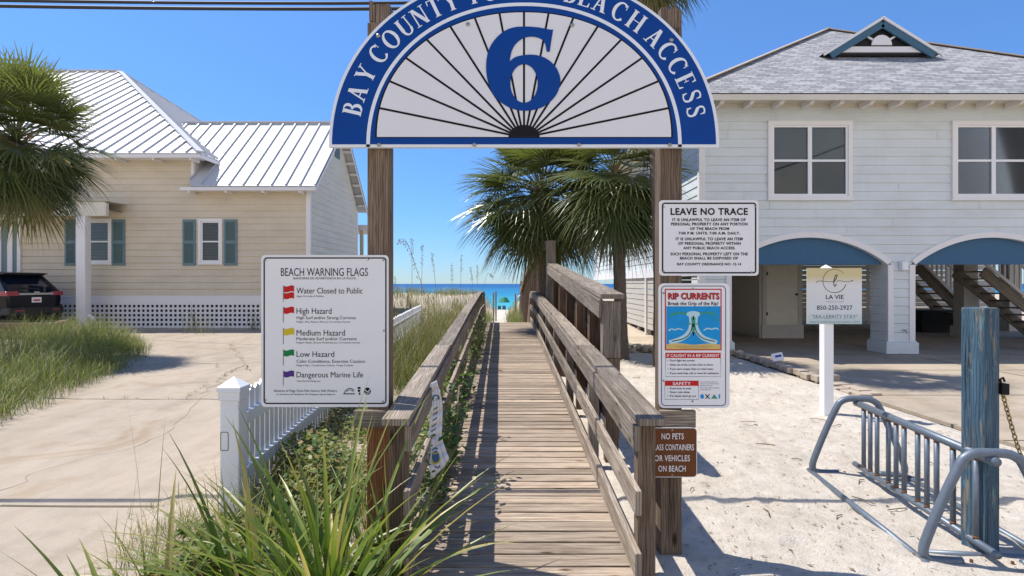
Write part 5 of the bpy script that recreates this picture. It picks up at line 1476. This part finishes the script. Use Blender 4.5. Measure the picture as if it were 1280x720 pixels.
cb(m, .42, 2.6, -.70, .70, 1.58, 1.66); cb(m, 1.55, 1.65, -.87, -.80, 1.05, 1.1); m.build('roof', M['carpaint'], car, bevel=.02)
m = MB(); m.prism([(.30,1.615),(.95,1.64),(.95,1.70),(.33,1.66)], cpt(0,.70,0)-Vector((0,0,.0)), cpt(1,0,0)-cpt(0,0,0), Vector((0,0,1)), (cpt(0,-1,0)-cpt(0,0,0))*1.40); m.build('spoiler', M['carpaint'], car, bevel=.015)
for s in (1, -1):
    m = MB(); cb(m, -.015, .28, s*.62-.30*(1 if s > 0 else 1)*0-.0 if s < 0 else .58, (s*.62-.30) if s < 0 else .955, .92, 1.06) if s > 0 else cb(m, -.015, .28, -.955, -.58, .92, 1.06)
    m.build('tail_lamp', M['tail'], car, bevel=.02)
m = MB(); cb(m, -.01, .06, -.575, .575, .95, 1.01); m.build('chrome_strip', M['chrome'], car)
m = MB(); cb(m, -.018, .02, -.16, .16, .70, .87); pl_ = m.build('license_plate', M['plate'], car)
m = MB(); cb(m, -.021, -.019, -.11, .11, .75, .80); m.build('plate_print', M['red'], pl_)
m = MB(); cb(m, -.03, .0, -.09, .09, 1.0, 1.06); m.build('badge', M['chrome'], car, bevel=.02)
m = MB(); cb(m, -.07, .3, -.93, .93, .32, .56); m.build('bumper', M['cartrim'], car, bevel=.04)
for s in (1, -1):
    m = MB(); cb(m, -.08, -.06, s*.62-.14, s*.62+.14, .44, .48); m.build('reflector', M['tail'], car)
m = MB(); m.beam(cpt(.12,-.25,1.12), cpt(.22,.35,1.20), .02, .03); m.build('wiper', M['cartrim'], car)
for x in (.95, 3.75):
    for s in (1, -1):
        m = MB(); c = cpt(x, s*.84, .36); ay = cpt(0,1,0)-cpt(0,0,0); u = cpt(1,0,0)-cpt(0,0,0); z = Vector((0,0,1))
        m.tube([c-ay*.12, c-ay*.1, c+ay*.1, c+ay*.12], [.32,.36,.36,.32], 20); w = m.build('wheel', M['rubber'], car)
        m = MB(); m.tube([c+ay*s*.125, c+ay*s*.135], .23, 12); m.build('rim', M['chrome'], w)

# ------------------------------------------------------------------ palms
ZUP = Vector((0,0,1))
def fan(mb, o, d0, pet, rad, col, nseg=34, sag=.25, spread=118, dryt=.15):
    """fan leaf: petiole from o along d0 bending down, then a pleated fan of narrow segments"""
    d = Vector(d0).normalized(); pts = [Vector(o)]; n = 6
    for i in range(n):
        d = (d+Vector((0,0,-sag*.16))).normalized(); pts.append(pts[-1]+d*pet/n)
    mb.tube(pts, [.020,.017,.015,.013,.011,.010,.009], 5, (min(1,col+.15), dryt*.6, 0, 1), cap=False)
    hub = pts[-1]; t = d; s = t.cross(ZUP)
    if s.length < .05: s = Vector((1,0,0))
    s.normalize(); nrm = s.cross(t).normalized()
    roll = U(-.35,.35); s, nrm = s*math.cos(roll)+nrm*math.sin(roll), nrm*math.cos(roll)-s*math.sin(roll)
    da = 2*R(spread)/nseg; cup = U(.05,.30)
    for i in range(nseg):
        a = -R(spread)+da*(i+.5); L = rad*(.66+.34*math.cos(a*.62))*U(.9,1.06)
        dd = (t*math.cos(a)+s*math.sin(a)+nrm*cup*(1-math.cos(a))*.9).normalized()
        side = (s*math.cos(a)-t*math.sin(a)).normalized()
        up = dd.cross(side); up = up if up.dot(nrm) > 0 else -up
        rows = []; droop = sag*U(.4,1.5)+U(0,.08)
        split = U(.30,.46)
        for f in (.03,.25,split,.72,.88,1.0):
            p = hub+dd*L*f+Vector((0,0,-1))*droop*rad*(max(0,f-.3)**2)*1.2
            if f <= split: w = L*f*da*.5
            else: w = L*split*da*.5*(1-(f-split)/(1-split))**.8
            rows.append((p, max(w,.0012), f))
        c0 = min(1, max(0, col+U(-.18,.18))); tip = min(1, dryt+U(0,.5)*(1 if rnd() < .5 else .3))
        for (p, w, f), (q, v, g) in zip(rows[:-1], rows[1:]):
            fold = up*w*.45; fo2 = up*v*.45
            A = (c0, dryt*.3+tip*max(0,f-.6)*1.6, 0, 1); B = (c0, dryt*.3+tip*max(0,g-.6)*1.6, 0, 1)
            mb.face([p-side*w, p+fold, q+fo2, q-side*v], None, [A,A,B,B])
            mb.face([p+fold, p+side*w, q+side*v, q+fo2], None, [A,A,B,B])
def palm(loc, h, lean, tr, nleaf, rad, pet, label, elmin=-55, elmax=85, azr=(0,360), dead=10, name='palm_tree', boots=1.0):
    loc = Vector(loc); top = loc+Vector((lean[0], lean[1], h))
    t = thing(name, tuple(loc), label, 'palm', 'cabbage palms')
    m = MB(); n = 26; pts, rr = [], []
    for i in range(n+1):
        f = i/n; p = loc+Vector((lean[0]*f**1.6, lean[1]*f**1.6, h*f-.1*(1-f))); pts.append(p)
        rr.append(tr*(1.25-.3*min(1,f*5))*(1+.06*(i%2))*(1+ (.5*sstep(.72,.95,f) if boots else 0)))
    m.tube(pts, rr, 14); m.build('trunk', M['trunk'], t)
    m = MB()
    for i in range(int(34*boots)):           # old leaf bases
        f = U(.72,1.0); a = U(0,6.3); p = loc+Vector((lean[0]*f**1.6, lean[1]*f**1.6, h*f)); o = Vector((math.cos(a), math.sin(a), 0))
        m.beam(p+o*tr*1.1, p+o*(tr*1.5+.16)+Vector((0,0,.26)), .07, .02, (rnd(),.5,.5,1))
    if boots: m.build('leaf_bases', M['boots'], t)
    m = MB(); k = 0
    for i in range(nleaf):
        f = (i+.5)/nleaf; el = elmax+(elmin-elmax)*f**.85+U(-8,8); az = R(i*137.5+U(-14,14))
        if azr != (0,360):
            az = R(azr[0]+(azr[1]-azr[0])*((i*.618) % 1))
        d = Vector((math.cos(az)*math.cos(R(el)), math.sin(az)*math.cos(R(el)), math.sin(R(el))))
        fan(m, top+Vector((0,0,.1-.25*f)), d, pet*U(.75,1.15), rad*U(.82,1.1), .65-.55*f+U(-.15,.2), sag=.16+.34*f, dryt=.05+.35*max(0,f-.72)/.28*rnd())
    m.build('crown', M['palm'], t, smooth=False)
    if dead:
        m = MB()
        for i in range(dead):
            az = U(0,6.3); d = Vector((math.cos(az), math.sin(az), U(-1.2,-.35))).normalized()
            fan(m, top+Vector((0,0,-.25)), d, pet*.8, rad*.7, .5, nseg=20, sag=1.1, dryt=1.0, spread=80)
        m.build('dead_fronds', M['palm'], t)
    return t
palm((1.36, 14.6, 0), 3.95, (-.60, 0, 0), .15, 96, 1.22, 1.22, 'full cabbage palm behind the picket end of the brown railing', elmin=-38, dead=5)
palm((2.36, 12.25, 0), 4.0, (-.10, .25, 0), .135, 66, 1.12, .85, 'cabbage palm in front of the pale house side wall with boulders at its foot', elmin=-66, elmax=78, dead=5)
palm((2.95, 11.2, 0), 8.15, (-.30, 0, 0), .14, 30, .85, .7, 'tall cabbage palm with its crown showing above the right end of the arch sign', dead=6)
palm((-12.6, 12.6, 0), 4.75, (1.86, -.3, 0), .17, 84, 1.02, 1.0, 'cabbage palm at the left edge hanging over the driveway', dead=12)

# ------------------------------------------------------------------ blades, grasses, weeds
def blade(mb, base, az, el, L, w, bend, n=6, col=None, dry=0, tipdry=.4, fold=.35):
    base = Vector(base); h = Vector((math.cos(az), math.sin(az), 0)); side = Vector((-math.sin(az), math.cos(az), 0))
    e = el; p = base.copy(); rows = []; col = rnd() if col is None else col
    for i in range(n+1):
        f = i/n; wv = w*(.55+.45*min(1,f*3))*(1-f**2.2)+w*.03
        rows.append((p.copy(), wv/2, f, e)); p = p+(h*math.cos(e)+ZUP*math.sin(e))*L/n; e -= bend*(.4+1.2*f)/n
    for (p, a, f, e0), (q, b, g, e1) in zip(rows[:-1], rows[1:]):
        u0 = (ZUP*math.cos(e0)-h*math.sin(e0))*-a*fold; u1 = (ZUP*math.cos(e1)-h*math.sin(e1))*-b*fold
        A = (col, min(1, dry+tipdry*max(0,f-.55)*2), 0, 1); B = (col, min(1, dry+tipdry*max(0,g-.55)*2), 0, 1)
        if fold:
            mb.face([p-side*a, p+u0, q+u1, q-side*b], None, [A,A,B,B]); mb.face([p+u0, p+side*a, q+side*b, q+u1], None, [A,A,B,B])
        else: mb.face([p-side*a, p+side*a, q+side*b, q-side*b], None, [A,A,B,B])
def spiky(x, y, n, lab, L0=.75, L1=1.2, w0=.018, w1=.03, lean=None):
    t = thing('spiky_plant', (x, y, 0), lab, 'plant', 'spiky plants in the foreground')
    m = MB()
    for i in range(n):
        az = U(0, 6.283); el = R(U(28, 84)); L = U(L0, L1)
        if lean and rnd() < .5: az = lean+U(-.8,.8)
        blade(m, (x+U(-.09,.09), y+U(-.09,.09), 0), az, el, L, U(w0*.75,w1*1.08), U(.15,.95), 9, U(.1,1), 0 if rnd() < .84 else U(.6,1), U(.1,.9), .4)
    m.build('leaves', M['yucca'], t)
spiky(-.86, 2.62, 74, 'largest green sword-leaved plant in front of the gate post', .8, 1.32, .028, .044)
spiky(-.66, 2.95, 22, 'sword-leaved plant against the foot of the left rail post', .6, .95, .020, .034, 2.0)
spiky(-1.22, 2.72, 42, 'sword-leaved plant in front of the white corner post', .6, 1.05, .022, .034, 3.0)
spiky(-1.52, 2.42, 24, 'low sword-leaved plant at the bottom edge beside the driveway', .5, .9, .022, .034, 3.1)
def tuft(mb, x, y, n, L0, L1, w, spread, z=0, dryp=.2, bend=(.4,1.5), fold=0, n_seg=5, el0=55):
    for _ in range(n):
        r = spread*math.sqrt(rnd()); a = U(0,6.3)
        blade(mb, (x+r*math.cos(a), y+r*math.sin(a), z), U(0,6.3), R(U(el0,88)), U(L0,L1), U(w*.6,w), U(*bend), n_seg, None, 1 if rnd() < dryp else U(0,.2), .35, fold)
# ornamental grass left of the driveway
def lefte(y): return spline_at([(5.0,-5.6),(7.0,-6.1),(9.0,-6.75),(11,-7.5),(14,-9.0),(17,-11.5)], y)
m = MB()
for i in range(470):
    y = 6.3+10*rnd()**1.25; x = lefte(y)-abs(random.gauss(0, 1.7))-.02
    edge = sstep(0, 1.0, lefte(y)-x); far = sstep(7, 10, y)
    tuft(m, x, y, 24, .22+.30*edge, .42+.72*edge*(.45+.55*far), .0085, .26, 0, .10, (.5,2.3))
tag(m.build('grass', M['grass']), kind='stuff')
m = MB()      # short grass by the fence post and the foreground
for i in range(70):
    y = 2.2+2.2*rnd(); x = -1.9-.45*rnd()**1.6-.18*(y < 3.2)+U(-.1,.35)
    tuft(m, x, y, 15, .10, .34, .006, .12, 0, .35, (.6,2.0), 0, 4, 35)
for i in range(64):
    y = U(2.3, 4.2); x = U(-1.85,-.72); tuft(m, x, y, 14, .18, .62, .008, .14, 0, .22, (.5,1.9), 0, 5, 40)
for (x, y, n, h) in ((-2.62,4.05,14,.10), (-4.1,9.95,6,.09), (-3.3,9.9,6,.09), (-5.7,11,6,.1), (-2.66,6.3,18,.25), (-10.2,20.2,22,.45), (-9.2,20.25,18,.25), (-8.6,20.25,16,.3), (-13.2,20.2,8,.2)):
    tuft(m, x, y, n, h*.5, h*1.2, .008, .12, .02, .3)
for i in range(60):
    a, b = random.choice([(G(60,500), G(330,501)), (G(115,459), G(420,455)), (G(178,426), G(400,432)), (G(230,500), G(283,470)), (G(283,470), G(306,458)), (G(303,452), G(288,432))]); f = rnd()
    tuft(m, a[0]+(b[0]-a[0])*f, a[1]+(b[1]-a[1])*f, 5, .02, .075, .007, .04, .02, .3, (.6,2), 0, 3, 25)
for i in range(120):
    y = U(3.9, 20); tuft(m, FXp(y)-.02-.12*rnd(), y, 8, .08, .25, .007, .1, 0, .4)
tag(m.build('verge_grass', M['grass']), kind='stuff')
for i, (x, y, h) in enumerate(((-2.33,3.6,.95), (-1.95,3.1,.9), (-2.2,3.25,.7))):
    m = MB(); blade(m, (x,y,0), U(0,6.3), R(86), h, .008, .12, 6, .2, .9, 1, 0)
    tag(m.build('dry_stalk', M['oats']), 'thin dry brown stalk standing beside the white corner post', 'stalk', 'dry stalks by the corner post')
# ground cover and straw between fence and walk
m = MB()
for i in range(26000):
    y = 2.9+12*rnd()**1.5; lo, hi = FXp(max(y,4))+.05, LX(y)-.02
    x = U(lo, hi); c = noise.noise(Vector((x*1.6,y*1.1,2)))+.25
    if c < rnd()*.5-.2: continue
    hh = (.05+.42*max(0,c))*U(.2,1)*(1.1 if y < 8 else .8); a = U(0,6.3); L = U(.014,.042)
    u = Vector((math.cos(a), math.sin(a), U(-.5,.6))).normalized()*L; v = Vector((-math.sin(a), math.cos(a), U(-.5,.5))).normalized()*L*.62
    p = Vector((x,y,hh)); col = (rnd()**1.4, 0 if rnd() < .82 else U(.4,1), 0, 1)
    m.face([p-u, p+v, p+u, p-v], None, col)
tag(m.build('ground_cover', M['weed']), kind='stuff')
m = MB()
for i in range(520):
    y = 3.2+12*rnd()**1.4; x = U(FXp(max(y,4))+.05, LX(y)-.03); tuft(m, x, y, 5, .12, .45, .006, .12, 0, .55, (.4,2.2), 0, 4, 30)
tag(m.build('straw', M['dune']), kind='stuff')
# tall dune grass
m = MB()
def dg(x, y, n, L0, L1, sp=.3, w=.011, dp=.13): tuft(m, x, y, n, L0, L1, w, sp, terrain(x,y), dp, (.3,1.5), 0, 5, 58)
for i in range(330):
    y = U(8.2, 17.5); x = LX(y)-.08-abs(random.gauss(0,.75)); 
    if x < FXp(y)+.1: x = U(FXp(y)+.15, LX(y)-.1)
    f = sstep(7.5, 11, y); dg(x, y, 22, .35+.25*f, .75+.50*f)
for i in range(130):
    y = U(17.5, 32); x = U(-5.5, -1.75-.012*(y-20)) if rnd() < .75 else U(-12,-5); dg(x, y, 18, .5, 1.1, .35, .014)
for i in range(60):
    y = U(19.5, 40); x = U(-.05, .9+.02*y) ; dg(x, y, 20, .5, 1.0, .35, .014, .12)
for i in range(420):
    y = U(30, 100); x = (-1.9-abs(random.gauss(0, 9))) if rnd() < .68 else (.5+abs(random.gauss(0,4))); dg(x-.012*(y-20), y, 11, .5, 1.1, .6, .03)
tag(m.build('dune_grass', M['dune']), kind='stuff')
m = MB()
for i in range(150):
    d = U(19.8, 34); px = U(574, 613) if rnd() < .6 else U(641, 660); x = (px-640)/FPX*d
    if px < 620 and x > -1.0: x -= .3
    tuft(m, x, d, 22, .35, .85, .014, .28, terrain(x,d), .06, (.3,1.6), 0, 5, 50)
for i in range(120):
    y = U(6.5, 15); x = LX(y)-U(.12, .9); tuft(m, x, y, 14, .3, .75, .010, .2, 0, .08, (.4,1.7), 0, 5, 45)
tag(m.build('path_grass', M['grass']), kind='stuff')
# sea oats against the sky
for i, (px, top, d, ln, lab) in enumerate(((497,300,8.2,-.55,'longest sea oat bending to the left with heavy seed head'), (528,306,9.5,.02,None), (540,316,9.5,-.1,None), (565,330,10.5,0,None), (577,318,11,.03,None), (588,334,11.5,-.1,None),
        (597,331,12,.02,None), (616,342,13,.30,'sea oat nodding to the right beside the left handrail end'), (515,298,9,.0,None), (494,346,14,0,None))):
    x1 = (px-640)/FPX*d; z1 = EYE-(top-HOR)/FPX*d; x0 = x1-ln*.9
    b = Vector((x0, d, 0)); tp = Vector((x1, d, z1)); mid = Vector((x0+(x1-x0)*.15, d, z1*.62))
    if i == 0: pth = spline([(x0+.0,d,0),(x0-.05,d,1.2),(x0-.22,d,1.85),(x1+.12,d,z1-.02),(x1,d,z1)], 6)
    elif i == 7: pth = spline([(x0,d,0),(x0+.03,d,1.2),(x0+.12,d,z1-.06),(x1-.06,d,z1),(x1,d,z1-.06)], 6)
    else: pth = spline([tuple(b), tuple(mid), tuple(tp)], 8)
    t = thing('sea_oat', (pth[0][0], d, 0), lab or 'slender sea oat stem with upright tan seed head against the sky', 'sea oat', 'sea oats above the dune grass')
    m = MB(); m.tube(pth, .0032, 5, (.3,.6,0,1)); m.build('stem', M['oats'], t)
    m = MB(); N_ = len(pth); h0 = int(N_*(.42 if i == 0 else .72))
    for k in range(110 if i == 0 else 46):
        f = U(h0, N_-1.01); j = int(f); p = Vector(pth[j]).lerp(Vector(pth[j+1]), f-j); a = U(0,6.3)
        o = Vector((math.cos(a)*.02, math.sin(a)*.02, -U(.01,.07) if i in (0,7) else U(-.02,.02))); p = p+o
        L = U(.009,.017); sd = Vector((math.cos(a), math.sin(a), 0))*L*.45; v = (Vector((0,0,-1))+Vector((math.cos(a), math.sin(a), 0))*.4).normalized()*L
        m.face([p-v, p+sd, p+v, p-sd], None, (rnd(), U(.2,.9), 0, 1))
    m.build('seed_head', M['oats'], t)
# vine climbing the left railing
vn = thing('vine', (LX(8)+.05, 8, 0), 'leafy green vine creeping through the left railing onto the planks', 'vine')
m = MB(); ml = MB()
for i in range(34):
    y = U(3.6, 13.5) if i > 8 else U(3.8,5.2); x = LX(y)+U(-.05,.1); p = Vector((x, y, zd(y)+U(0,.15))); pts = [p]
    for k in range(9):
        p = p+Vector((U(-.05,.06), U(-.10,.10), U(-.02,.11) if p.z < zd(y)+.72 else U(-.1,.0))); pts.append(p)
    m.tube(pts, .005, 5)
    for q in pts:
        for _ in range(9):
            a = U(0,6.3); L = U(.020,.042); u = Vector((math.cos(a), math.sin(a), U(-.6,.6))).normalized(); v = Vector((-math.sin(a), math.cos(a), U(-.6,.6))).normalized()
            c = q+Vector((U(-.07,.09),U(-.09,.09),U(-.06,.08))); ml.face([c-u*L, c+v*L*.55, c+u*L, c-v*L*.55], None, (rnd(), 0 if rnd() < .9 else .6, 0, 1))
m.build('stem', M['oats'], vn); ml.build('leaves', M['vine'], vn)
